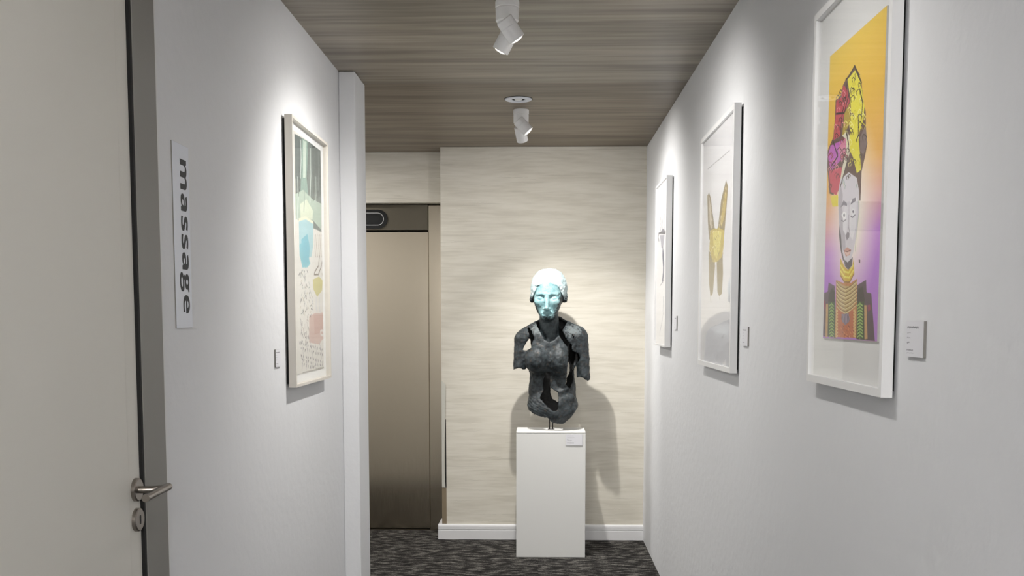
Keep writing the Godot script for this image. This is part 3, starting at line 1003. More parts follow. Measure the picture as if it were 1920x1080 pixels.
	ink(im, [281, 593, 287, 672], 3, Color("86ad55"))
	fill_poly(im, [97, 538, 153, 547, 213, 549, 257, 541, 260, 603, 262, 671, 100, 672, 101, 601], Color("c98a56"))
	fill_poly(im, [118, 608, 245, 609, 256, 671, 112, 672], Color("c5704a"))
	fill_poly(im, [100, 539, 159, 554, 209, 556, 255, 543, 253, 590, 182, 625, 110, 587], Color("c9b07a"))
	fill_poly(im, [148, 618, 203, 617, 210, 635, 180, 644, 153, 635], Color("8e8090"))
	ink(im, [102, 542, 130, 553, 173, 562, 214, 556, 253, 546], 2, Color("8a6a3c"))
	ink(im, [103, 545, 130, 556, 173, 565, 214, 559, 253, 549], 2, Color("e6d6a0"))
	ink(im, [103, 551, 131, 562, 174, 571, 215, 564, 254, 555], 2, Color("8a6a3c"))
	ink(im, [103, 554, 131, 565, 174, 573, 215, 567, 254, 557], 2, Color("e6d6a0"))
	ink(im, [104, 560, 132, 571, 175, 579, 215, 573, 255, 563], 2, Color("8a6a3c"))
	ink(im, [104, 563, 132, 574, 175, 582, 216, 576, 255, 566], 2, Color("e6d6a0"))
	ink(im, [105, 569, 133, 580, 175, 588, 216, 582, 255, 571], 2, Color("8a6a3c"))
	ink(im, [105, 572, 133, 583, 176, 591, 216, 584, 256, 574], 2, Color("e6d6a0"))
	ink(im, [106, 578, 133, 589, 176, 597, 217, 590, 256, 580], 2, Color("8a6a3c"))
	ink(im, [106, 581, 134, 592, 176, 600, 217, 593, 256, 582], 2, Color("e6d6a0"))
	ink(im, [106, 587, 134, 598, 177, 606, 218, 599, 257, 588], 2, Color("8a6a3c"))
	ink(im, [107, 590, 135, 601, 177, 608, 218, 601, 257, 591], 2, Color("e6d6a0"))
	ink(im, [107, 596, 135, 607, 178, 614, 219, 607, 258, 597], 2, Color("8a6a3c"))
	ink(im, [108, 599, 135, 609, 178, 617, 219, 610, 258, 599], 2, Color("e6d6a0"))
	ink(im, [101, 608, 118, 611, 102, 613], 3, Color("e2c184"))
	ink(im, [248, 609, 236, 611, 251, 614], 3, Color("e2c184"))
	ink(im, [102, 615, 119, 618, 102, 621], 3, Color("e2c184"))
	ink(im, [249, 616, 237, 618, 252, 621], 3, Color("e2c184"))
	ink(im, [103, 622, 119, 625, 103, 628], 3, Color("e2c184"))
	ink(im, [250, 623, 237, 625, 252, 628], 3, Color("e2c184"))
	ink(im, [103, 630, 120, 632, 104, 635], 3, Color("e2c184"))
	ink(im, [250, 630, 238, 632, 253, 635], 3, Color("e2c184"))
	ink(im, [104, 637, 121, 640, 104, 643], 3, Color("e2c184"))
	ink(im, [251, 636, 238, 639, 253, 642], 3, Color("e2c184"))
	ink(im, [105, 644, 121, 647, 105, 650], 3, Color("e2c184"))
	ink(im, [251, 643, 239, 646, 254, 648], 3, Color("e2c184"))
	ink(im, [105, 652, 122, 654, 106, 657], 3, Color("e2c184"))
	ink(im, [252, 650, 240, 653, 255, 655], 3, Color("e2c184"))
	ink(im, [106, 659, 123, 661, 106, 664], 3, Color("e2c184"))
	ink(im, [253, 657, 240, 660, 255, 662], 3, Color("e2c184"))
	ink(im, [106, 666, 123, 669, 107, 672], 3, Color("e2c184"))
	ink(im, [253, 664, 241, 667, 256, 669], 3, Color("e2c184"))
	ink(im, [156, 659, 163, 662], 2, Color("8f4a3a"))
	ink(im, [172, 660, 179, 663], 2, Color("e8a070"))
	ink(im, [200, 645, 207, 649], 2, Color("8f4a3a"))
	ink(im, [130, 667, 138, 670], 2, Color("e8a070"))
	ink(im, [158, 650, 165, 654], 2, Color("8f4a3a"))
	ink(im, [242, 656, 248, 659], 2, Color("e8a070"))
	ink(im, [224, 656, 231, 659], 2, Color("8f4a3a"))
	ink(im, [201, 648, 208, 651], 2, Color("e8a070"))
	ink(im, [203, 667, 209, 670], 2, Color("8f4a3a"))
	ink(im, [190, 664, 197, 667], 2, Color("e8a070"))
	ink(im, [205, 645, 212, 649], 2, Color("8f4a3a"))
	ink(im, [216, 659, 223, 662], 2, Color("e8a070"))
	ink(im, [162, 645, 170, 648], 2, Color("8f4a3a"))
	ink(im, [227, 656, 234, 659], 2, Color("e8a070"))
	ink(im, [212, 667, 219, 670], 2, Color("8f4a3a"))
	ink(im, [212, 668, 218, 671], 2, Color("e8a070"))
	ink(im, [175, 665, 182, 669], 2, Color("8f4a3a"))
	ink(im, [181, 669, 188, 672], 2, Color("e8a070"))
	ink(im, [228, 646, 235, 649], 2, Color("8f4a3a"))
	ink(im, [144, 650, 151, 653], 2, Color("e8a070"))
	ink(im, [238, 655, 245, 658], 2, Color("8f4a3a"))
	ink(im, [200, 652, 207, 655], 2, Color("e8a070"))
	ink(im, [187, 654, 194, 657], 2, Color("8f4a3a"))
	ink(im, [170, 660, 177, 663], 2, Color("e8a070"))
	ink(im, [197, 668, 204, 671], 2, Color("8f4a3a"))
	ink(im, [208, 668, 215, 671], 2, Color("e8a070"))
	ink(im, [148, 626, 151, 631], 2, Color("50485a"))
	ink(im, [154, 625, 157, 632], 2, Color("b9a9c0"))
	ink(im, [159, 624, 163, 633], 2, Color("50485a"))
	ink(im, [165, 623, 168, 635], 2, Color("b9a9c0"))
	ink(im, [171, 622, 174, 636], 2, Color("50485a"))
	ink(im, [176, 621, 180, 637], 2, Color("b9a9c0"))
	ink(im, [182, 620, 185, 639], 2, Color("50485a"))
	ink(im, [187, 621, 191, 637], 2, Color("b9a9c0"))
	ink(im, [193, 622, 196, 636], 2, Color("50485a"))
	ink(im, [198, 623, 202, 635], 2, Color("b9a9c0"))
	ink(im, [204, 624, 207, 633], 2, Color("50485a"))
	ink(im, [209, 625, 212, 632], 2, Color("b9a9c0"))
	ink(im, [178, 128, 170, 118, 193, 116, 204, 125, 194, 129], 2, Color("3a3430"))
	ink(im, [191, 143, 184, 134, 201, 131, 217, 141, 208, 145], 2, Color("fbf7a0"))
	ink(im, [179, 212, 174, 205, 181, 202, 197, 210, 190, 213], 2, Color("4a4038"))
	ink(im, [176, 287, 170, 281, 183, 278, 194, 284, 187, 287], 2, Color("fbf7a0"))
	ink(im, [164, 119, 161, 114, 171, 113, 177, 118, 172, 120], 2, Color("fbf7a0"))
	ink(im, [238, 197, 230, 187, 244, 184, 263, 194, 254, 198], 2, Color("3a3430"))
	ink(im, [136, 192, 128, 183, 141, 179, 160, 189, 151, 193], 2, Color("fbf7a0"))
	ink(im, [112, 137, 107, 131, 117, 128, 130, 135, 124, 138], 2, Color("a03a4a"))
	ink(im, [103, 227, 98, 221, 109, 220, 118, 225, 112, 227], 2, Color("f0a0a8"))
	ink(im, [132, 258, 126, 251, 140, 249, 150, 255, 144, 258], 2, Color("a03a4a"))
	ink(im, [56, 183, 49, 175, 62, 172, 80, 181, 71, 184], 2, Color("f0a0a8"))
	ink(im, [40, 269, 32, 259, 47, 254, 70, 265, 59, 269], 2, Color("a03a4a"))
	ink(im, [14, 282, 4, 271, 28, 267, 46, 277, 34, 282], 2, Color("4a4038"))
	ink(im, [68, 121, 60, 111, 73, 107, 95, 118, 85, 122], 2, Color("4a4038"))
	ink(im, [196, 258, 192, 254, 201, 252, 209, 256, 205, 259], 2, Color("fbf7a0"))
	ink(im, [180, 145, 173, 135, 195, 133, 206, 142, 197, 146], 2, Color("3a3430"))
	ink(im, [87, 245, 78, 235, 96, 231, 116, 241, 105, 246], 2, Color("4a4038"))
	ink(im, [208, 100, 200, 90, 214, 87, 235, 98, 225, 102], 2, Color("4a4038"))
	ink(im, [237, 187, 230, 178, 240, 173, 262, 184, 253, 188], 2, Color("fbf7a0"))
	ink(im, [162, 193, 156, 185, 172, 183, 183, 190, 175, 194], 2, Color("d8c93a"))
	ink(im, [87, 177, 81, 170, 93, 167, 107, 175, 100, 178], 2, Color("a03a4a"))
	ink(im, [52, 267, 44, 257, 64, 253, 81, 263, 71, 268], 2, Color("f0a0a8"))
	ink(im, [228, 228, 224, 222, 236, 221, 243, 226, 237, 228], 2, Color("d8c93a"))
	ink(im, [203, 133, 198, 126, 210, 125, 219, 131, 213, 134], 2, Color("d8c93a"))
	ink(im, [272, 246, 265, 237, 275, 233, 296, 242, 287, 247], 2, Color("4a4038"))
	ink(im, [220, 139, 213, 130, 234, 128, 245, 136, 236, 140], 2, Color("4a4038"))
	ink(im, [65, 204, 59, 197, 71, 194, 86, 202, 78, 205], 2, Color("3a3430"))
	ink(im, [251, 300, 247, 296, 252, 293, 262, 298, 258, 300], 2, Color("d8c93a"))
	ink(im, [75, 146, 69, 139, 83, 137, 94, 144, 87, 147], 2, Color("f0a0a8"))
	ink(im, [86, 113, 81, 106, 89, 104, 105, 112, 98, 114], 2, Color("3a3430"))
	ink(im, [201, 187, 197, 182, 203, 180, 214, 185, 209, 187], 2, Color("fbf7a0"))
	ink(im, [128, 250, 122, 242, 137, 239, 150, 247, 142, 251], 2, Color("3a3430"))
	ink(im, [173, 197, 168, 190, 179, 188, 191, 195, 184, 198], 2, Color("fbf7a0"))
	ink(im, [117, 260, 111, 253, 121, 249, 138, 257, 130, 261], 2, Color("f0a0a8"))
	ink(im, [185, 102, 180, 95, 191, 93, 204, 101, 197, 104], 2, Color("3a3430"))
	ink(im, [258, 200, 251, 191, 270, 188, 283, 197, 274, 201], 2, Color("fbf7a0"))
	ink(im, [16, 246, 7, 236, 31, 232, 48, 242, 37, 247], 2, Color("a03a4a"))
	ink(im, [192, 283, 186, 275, 195, 271, 213, 280, 206, 283], 2, Color("3a3430"))
	ink(im, [122, 133, 117, 127, 129, 124, 142, 132, 135, 135], 2, Color("3a3430"))
	ink(im, [179, 185, 172, 176, 186, 172, 205, 182, 196, 186], 2, Color("3a3430"))
	ink(im, [137, 263, 132, 257, 141, 254, 155, 260, 148, 263], 2, Color("3a3430"))
	ink(im, [148, 269, 144, 264, 154, 262, 162, 267, 157, 269], 2, Color("3a3430"))
	ink(im, [163, 314, 159, 309, 165, 306, 178, 311, 173, 314], 2, Color("4a4038"))
	ink(im, [178, 206, 171, 197, 192, 195, 202, 203, 193, 207], 2, Color("fbf7a0"))
	ink(im, [94, 172, 88, 166, 99, 163, 113, 170, 106, 173], 2, Color("3a3430"))
	ink(im, [88, 129, 80, 118, 103, 116, 118, 126, 107, 131], 2, Color("4a4038"))
	ink(im, [112, 225, 105, 217, 124, 214, 134, 222, 126, 225], 2, Color("a03a4a"))
	ink(im, [242, 140, 236, 132, 248, 130, 261, 138, 254, 141], 2, Color("d8c93a"))
	ink(im, [174, 312, 170, 307, 181, 305, 188, 309, 183, 312], 2, Color("4a4038"))
	ink(im, [160, 162, 155, 156, 167, 154, 176, 160, 170, 163], 2, Color("fbf7a0"))
	ink(im, [165, 240, 156, 230, 180, 227, 193, 236, 183, 241], 2, Color("fbf7a0"))
	ink(im, [93, 109, 87, 102, 97, 100, 112, 108, 105, 111], 2, Color("4a4038"))
	ink(im, [115, 262, 108, 253, 120, 249, 140, 258, 131, 263], 2, Color("3a3430"))
	ink(im, [134, 272, 126, 263, 142, 258, 161, 268, 152, 273], 2, Color("3a3430"))
	ink(im, [121, 131, 117, 125, 129, 123, 138, 129, 132, 132], 2, Color("3a3430"))
	ink(im, [245, 166, 238, 157, 251, 153, 270, 164, 261, 168], 2, Color("d8c93a"))
	ink(im, [15, 273, 10, 268, 18, 265, 31, 271, 25, 273], 2, Color("f0a0a8"))
	ink(im, [205, 176, 202, 171, 208, 169, 217, 174, 213, 176], 2, Color("d8c93a"))
	ink(im, [124, 128, 118, 120, 137, 118, 147, 126, 139, 129], 2, Color("a03a4a"))
	ink(im, [114, 189, 108, 181, 119, 178, 136, 186, 128, 190], 2, Color("f0a0a8"))
	ink(im, [187, 183, 182, 176, 195, 174, 206, 181, 199, 184], 2, Color("fbf7a0"))
	ink(im, [23, 318, 17, 311, 30, 308, 43, 314, 35, 318], 2, Color("3a3430"))
	ink(im, [190, 219, 186, 214, 193, 212, 202, 217, 198, 220], 2, Color("4a4038"))
	ink(im, [188, 279, 184, 274, 192, 272, 203, 277, 197, 279], 2, Color("d8c93a"))
	ink(im, [29, 314, 24, 308, 33, 306, 45, 311, 39, 314], 2, Color("a03a4a"))
	ink(im, [157, 253, 152, 246, 162, 243, 177, 251, 170, 254], 2, Color("4a4038"))
	ink(im, [190, 112, 186, 107, 196, 105, 205, 111, 200, 113], 2, Color("d8c93a"))
	ink(im, [87, 135, 82, 127, 98, 126, 107, 133, 100, 136], 2, Color("3a3430"))
	ink(im, [123, 145, 116, 136, 132, 133, 148, 143, 139, 146], 2, Color("f0a0a8"))
	ink(im, [263, 220, 256, 211, 265, 207, 286, 217, 278, 221], 2, Color("d8c93a"))
	ink(im, [230, 123, 226, 117, 232, 114, 246, 121, 240, 124], 2, Color("3a3430"))
	ink(im, [16, 246, 9, 238, 27, 235, 41, 243, 32, 247], 2, Color("a03a4a"))
	ink(im, [235, 293, 229, 286, 238, 282, 256, 290, 248, 294], 2, Color("d8c93a"))
	ink(im, [228, 236, 224, 231, 230, 228, 242, 234, 237, 236], 2, Color("fbf7a0"))
	ink(im, [88, 145, 80, 135, 97, 132, 116, 142, 106, 146], 2, Color("a03a4a"))
	ink(im, [264, 202, 258, 195, 271, 192, 283, 199, 276, 203], 2, Color("d8c93a"))
	ink(im, [83, 302, 77, 295, 91, 291, 105, 299, 97, 302], 2, Color("3a3430"))
	ink(im, [18, 262, 13, 256, 21, 253, 37, 259, 30, 262], 2, Color("a03a4a"))
	ink(im, [50, 274, 45, 268, 58, 266, 67, 271, 61, 274], 2, Color("a03a4a"))
	ink(im, [176, 122, 170, 115, 178, 112, 195, 121, 188, 124], 2, Color("3a3430"))
	ink(im, [141, 208, 138, 203, 145, 201, 154, 206, 149, 208], 2, Color("fbf7a0"))
	ink(im, [252, 279, 248, 274, 259, 273, 265, 277, 260, 280], 2, Color("3a3430"))
	ink(im, [208, 286, 203, 280, 216, 277, 225, 283, 219, 286], 2, Color("3a3430"))
	ink(im, [240, 213, 233, 204, 247, 201, 263, 209, 254, 213], 2, Color("3a3430"))
	ink(im, [217, 201, 210, 192, 228, 189, 242, 198, 233, 202], 2, Color("d8c93a"))
	ink(im, [141, 266, 134, 258, 147, 255, 162, 262, 154, 266], 2, Color("a03a4a"))
	ink(im, [72, 190, 65, 180, 80, 177, 99, 187, 90, 191], 2, Color("4a4038"))
	ink(im, [69, 297, 63, 290, 75, 286, 90, 293, 83, 297], 2, Color("a03a4a"))
	ink(im, [54, 274, 49, 269, 59, 266, 70, 272, 64, 274], 2, Color("4a4038"))
	ink(im, [161, 216, 155, 208, 165, 204, 184, 213, 176, 217], 2, Color("4a4038"))
	ink(im, [109, 119, 101, 109, 117, 106, 136, 117, 126, 121], 2, Color("f0a0a8"))
	ink(im, [116, 260, 112, 256, 120, 254, 130, 258, 125, 261], 2, Color("a03a4a"))
	ink(im, [243, 160, 238, 153, 246, 151, 260, 158, 254, 161], 2, Color("fbf7a0"))
	ink(im, [172, 172, 168, 167, 174, 165, 186, 171, 181, 173], 2, Color("fbf7a0"))
	ink(im, [73, 280, 67, 273, 85, 270, 95, 277, 87, 280], 2, Color("f0a0a8"))
	ink(im, [145, 91, 137, 125, 112, 160, 102, 206], 4, Color("3a2e2a"))
	ink(im, [159, 125, 129, 159, 64, 148], 4, Color("3a2e2a"))
	ink(im, [233, 184, 237, 229, 223, 239], 4, Color("3a2e2a"))
	ink(im, [144, 200, 169, 237, 162, 275, 115, 322], 4, Color("3a2e2a"))
	ink(im, [239, 131, 262, 164, 253, 204], 4, Color("3a2e2a"))
	ink(im, [46, 210, 86, 250, 39, 264], 4, Color("3a2e2a"))
	ink(im, [197, 70, 166, 83, 133, 86], 4, Color("3a2e2a"))
	ink(im, [197, 70, 220, 92, 249, 118], 4, Color("3a2e2a"))
	ink(im, [135, 311, 132, 318], 2, Color("6b9a80"))
	ink(im, [138, 319, 141, 326], 2, Color("dfe6a8"))
	ink(im, [130, 286, 122, 292], 2, Color("dfe6a8"))
	ink(im, [153, 326, 148, 333], 2, Color("6b9a80"))
	ink(im, [232, 334, 239, 342], 2, Color("6b9a80"))
	ink(im, [144, 316, 145, 323], 2, Color("6b9a80"))
	return im

func art_butterfly() -> Image:
	var im := Image.create(400, 514, false, Image.FORMAT_RGB8)
	im.fill(Color("e9e9ec"))
	fill_poly(im, [66, 129, 89, 126, 114, 139, 147, 184, 171, 216, 152, 237, 101, 233, 79, 190], Color("9c8f74"))
	fill_poly(im, [304, 127, 326, 142, 312, 187, 288, 247, 212, 223, 225, 206, 251, 161, 282, 139], Color("97855c"))
	fill_poly(im, [89, 139, 108, 150, 134, 195, 132, 213, 105, 198], Color("cfc5b0"))
	fill_poly(im, [302, 142, 313, 157, 292, 199, 258, 218, 242, 211, 269, 168], Color("c4ae62"))
	fill_poly(im, [97, 258, 182, 282, 185, 299, 163, 358, 132, 365, 111, 335, 104, 295], Color("9a8c68"))
	fill_poly(im, [205, 292, 273, 259, 285, 319, 276, 361, 248, 366, 221, 356], Color("92845f"))
	fill_poly(im, [114, 214, 176, 214, 198, 218, 218, 216, 292, 229, 286, 265, 264, 284, 208, 290, 157, 288, 107, 256], Color("cdb95c"))
	fill_poly(im, [150, 220, 198, 221, 259, 229, 246, 263, 207, 283, 169, 272], Color("e6da7c"))
	ink(im, [225, 272, 232, 277], 2, Color("b59f4c"))
	ink(im, [158, 219, 150, 222], 2, Color("fbf6c8"))
	ink(im, [161, 254, 151, 256], 2, Color("fbf6c8"))
	ink(im, [169, 281, 162, 286], 2, Color("9a8a58"))
	ink(im, [143, 258, 135, 263], 2, Color("fbf6c8"))
	ink(im, [120, 268, 129, 272], 2, Color("fbf6c8"))
	ink(im, [277, 262, 271, 267], 2, Color("fbf6c8"))
	ink(im, [155, 283, 151, 287], 2, Color("9a8a58"))
	ink(im, [144, 224, 141, 229], 2, Color("b59f4c"))
	ink(im, [218, 261, 209, 264], 2, Color("c8b45a"))
	ink(im, [172, 265, 172, 270], 2, Color("fbf6c8"))
	ink(im, [131, 283, 141, 287], 2, Color("b59f4c"))
	ink(im, [187, 256, 185, 260], 2, Color("9a8a58"))
	ink(im, [116, 215, 119, 221], 2, Color("fbf6c8"))
	ink(im, [137, 231, 134, 234], 2, Color("9a8a58"))
	ink(im, [209, 273, 211, 279], 2, Color("b59f4c"))
	ink(im, [180, 238, 189, 241], 2, Color("9a8a58"))
	ink(im, [177, 260, 174, 265], 2, Color("fbf6c8"))
	ink(im, [209, 241, 206, 246], 2, Color("c8b45a"))
	ink(im, [225, 271, 235, 274], 2, Color("c8b45a"))
	ink(im, [129, 284, 120, 288], 2, Color("9a8a58"))
	ink(im, [175, 234, 168, 239], 2, Color("9a8a58"))
	ink(im, [228, 276, 235, 279], 2, Color("c8b45a"))
	ink(im, [244, 287, 236, 291], 2, Color("9a8a58"))
	ink(im, [146, 274, 139, 280], 2, Color("c8b45a"))
	ink(im, [221, 232, 230, 238], 2, Color("9a8a58"))
	ink(im, [171, 235, 169, 238], 2, Color("9a8a58"))
	ink(im, [186, 287, 189, 291], 2, Color("fbf6c8"))
	ink(im, [173, 223, 174, 227], 2, Color("c8b45a"))
	ink(im, [201, 223, 205, 228], 2, Color("c8b45a"))
	ink(im, [244, 247, 251, 251], 2, Color("c8b45a"))
	ink(im, [281, 274, 284, 278], 2, Color("c8b45a"))
	ink(im, [120, 251, 116, 254], 2, Color("c8b45a"))
	ink(im, [168, 251, 165, 256], 2, Color("c8b45a"))
	ink(im, [244, 279, 252, 283], 2, Color("c8b45a"))
	ink(im, [262, 254, 271, 259], 2, Color("c8b45a"))
	ink(im, [206, 231, 215, 235], 2, Color("c8b45a"))
	ink(im, [236, 271, 230, 276], 2, Color("9a8a58"))
	ink(im, [217, 266, 214, 270], 2, Color("9a8a58"))
	ink(im, [261, 242, 255, 246], 2, Color("b59f4c"))
	ink(im, [221, 233, 224, 236], 2, Color("fbf6c8"))
	ink(im, [196, 234, 205, 237], 2, Color("b59f4c"))
	ink(im, [278, 258, 276, 261], 2, Color("b59f4c"))
	ink(im, [227, 226, 222, 231], 2, Color("fbf6c8"))
	ink(im, [117, 241, 125, 247], 2, Color("c8b45a"))
	ink(im, [234, 259, 235, 263], 2, Color("b59f4c"))
	ink(im, [169, 252, 179, 258], 2, Color("c8b45a"))
	ink(im, [192, 275, 191, 278], 2, Color("c8b45a"))
	ink(im, [183, 251, 193, 256], 2, Color("fbf6c8"))
	ink(im, [181, 280, 179, 283], 2, Color("b59f4c"))
	ink(im, [270, 261, 273, 267], 2, Color("c8b45a"))
	ink(im, [182, 247, 182, 251], 2, Color("fbf6c8"))
	ink(im, [236, 248, 238, 251], 2, Color("fbf6c8"))
	ink(im, [280, 259, 271, 264], 2, Color("9a8a58"))
	ink(im, [174, 282, 174, 285], 2, Color("fbf6c8"))
	ink(im, [223, 251, 214, 253], 2, Color("c8b45a"))
	ink(im, [185, 251, 180, 255], 2, Color("c8b45a"))
	ink(im, [124, 247, 129, 251], 2, Color("fbf6c8"))
	ink(im, [205, 288, 195, 290], 2, Color("b59f4c"))
	ink(im, [168, 266, 173, 269], 2, Color("c8b45a"))
	ink(im, [282, 167, 287, 172], 2, Color("8f7d55"))
	ink(im, [100, 162, 106, 167], 2, Color("e6decb"))
	ink(im, [268, 183, 273, 188], 2, Color("8f7d55"))
	ink(im, [130, 179, 135, 184], 2, Color("9c907a"))
	ink(im, [308, 141, 313, 147], 2, Color("efe6bd"))
	ink(im, [95, 138, 101, 143], 2, Color("e6decb"))
	ink(im, [250, 208, 255, 213], 2, Color("efe6bd"))
	ink(im, [135, 200, 140, 205], 2, Color("9c907a"))
	ink(im, [237, 210, 243, 216], 2, Color("8f7d55"))
	ink(im, [135, 203, 141, 208], 2, Color("9c907a"))
	ink(im, [251, 193, 257, 199], 2, Color("efe6bd"))
	ink(im, [132, 189, 137, 193], 2, Color("e6decb"))
	ink(im, [228, 210, 234, 216], 2, Color("efe6bd"))
	ink(im, [144, 205, 149, 209], 2, Color("e6decb"))
	ink(im, [234, 216, 239, 222], 2, Color("efe6bd"))
	ink(im, [145, 209, 150, 214], 2, Color("9c907a"))
	ink(im, [291, 143, 296, 149], 2, Color("8f7d55"))
	ink(im, [102, 142, 108, 147], 2, Color("9c907a"))
	ink(im, [277, 165, 282, 170], 2, Color("8f7d55"))
	ink(im, [121, 163, 126, 168], 2, Color("e6decb"))
	ink(im, [307, 144, 312, 149], 2, Color("8f7d55"))
	ink(im, [97, 140, 103, 145], 2, Color("9c907a"))
	ink(im, [242, 194, 248, 200], 2, Color("efe6bd"))
	ink(im, [134, 190, 140, 195], 2, Color("e6decb"))
	ink(im, [294, 151, 299, 156], 2, Color("efe6bd"))
	ink(im, [107, 149, 113, 153], 2, Color("9c907a"))
	ink(im, [247, 187, 252, 192], 2, Color("8f7d55"))
	ink(im, [128, 183, 134, 188], 2, Color("9c907a"))
	ink(im, [284, 161, 289, 166], 2, Color("8f7d55"))
	ink(im, [112, 158, 118, 163], 2, Color("9c907a"))
	ink(im, [291, 138, 296, 144], 2, Color("efe6bd"))
	ink(im, [93, 137, 99, 142], 2, Color("e6decb"))
	ink(im, [228, 211, 233, 216], 2, Color("efe6bd"))
	ink(im, [132, 204, 138, 209], 2, Color("e6decb"))
	ink(im, [239, 211, 244, 217], 2, Color("8f7d55"))
	ink(im, [134, 204, 140, 208], 2, Color("9c907a"))
	ink(im, [291, 159, 296, 165], 2, Color("8f7d55"))
	ink(im, [112, 156, 118, 161], 2, Color("e6decb"))
	ink(im, [268, 174, 273, 180], 2, Color("8f7d55"))
	ink(im, [121, 171, 126, 176], 2, Color("e6decb"))
	ink(im, [300, 146, 305, 152], 2, Color("8f7d55"))
	ink(im, [105, 144, 111, 149], 2, Color("e6decb"))
	ink(im, [295, 159, 300, 164], 2, Color("efe6bd"))
	ink(im, [115, 156, 121, 160], 2, Color("9c907a"))
	ink(im, [234, 201, 239, 206], 2, Color("efe6bd"))
	ink(im, [124, 195, 130, 200], 2, Color("9c907a"))
	ink(im, [233, 214, 239, 219], 2, Color("8f7d55"))
	ink(im, [147, 207, 152, 212], 2, Color("9c907a"))
	ink(im, [237, 217, 243, 222], 2, Color("8f7d55"))
	ink(im, [135, 208, 141, 213], 2, Color("e6decb"))
	ink(im, [271, 166, 276, 171], 2, Color("efe6bd"))
	ink(im, [120, 164, 126, 169], 2, Color("e6decb"))
	ink(im, [304, 127, 251, 161, 212, 223], 2, Color("5f543c"))
	ink(im, [89, 126, 147, 184, 171, 216], 2, Color("5f543c"))
	ink(im, [132, 365, 141, 378], 2, Color("a09684"))
	ink(im, [248, 366, 252, 373], 2, Color("a09684"))
	ink(im, [224, 357, 242, 365], 2, Color("a09684"))
	ink(im, [189, 297, 191, 317], 2, Color("a09684"))
	ink(im, [67, 69, 336, 71], 2, Color("a6a6a8"))
	return im

func art_sketch() -> Image:
	var im := Image.create(200, 370, false, Image.FORMAT_RGB8)
	im.fill(Color("eeeef1"))
	ink(im, [74, 76, 69, 100], 3, Color("4c4c58"))
	ink(im, [91, 80, 97, 101], 3, Color("4c4c58"))
	ink(im, [141, 75, 145, 107], 3, Color("4c4c58"))
	ink(im, [118, 86, 111, 104], 3, Color("4c4c58"))
	ink(im, [66, 90, 77, 109], 3, Color("4c4c58"))
	fill_poly(im, [86, 110, 111, 105, 145, 109, 168, 117, 162, 121, 95, 115], Color("80808e"))
	ink(im, [47, 129, 28, 118, 45, 111, 95, 114, 166, 121, 172, 117], 4, Color("50515e"))
	fill_poly(im, [60, 116, 154, 123, 144, 137, 124, 151, 98, 148, 79, 130], Color("aeaeba"))
	fill_poly(im, [125, 145, 144, 165, 153, 193, 133, 192, 117, 167], Color("34406a"))
	fill_poly(im, [137, 180, 155, 181, 151, 213, 132, 231, 117, 224, 133, 206], Color("34406a"))
	ink(im, [142, 262, 147, 279, 142, 294], 3, Color("5a6486"))
	ink(im, [85, 235, 156, 224], 2, Color("8a8a98"))
	ink(im, [154, 296, 130, 317, 87, 344], 2, Color("6c7290"))
	return im

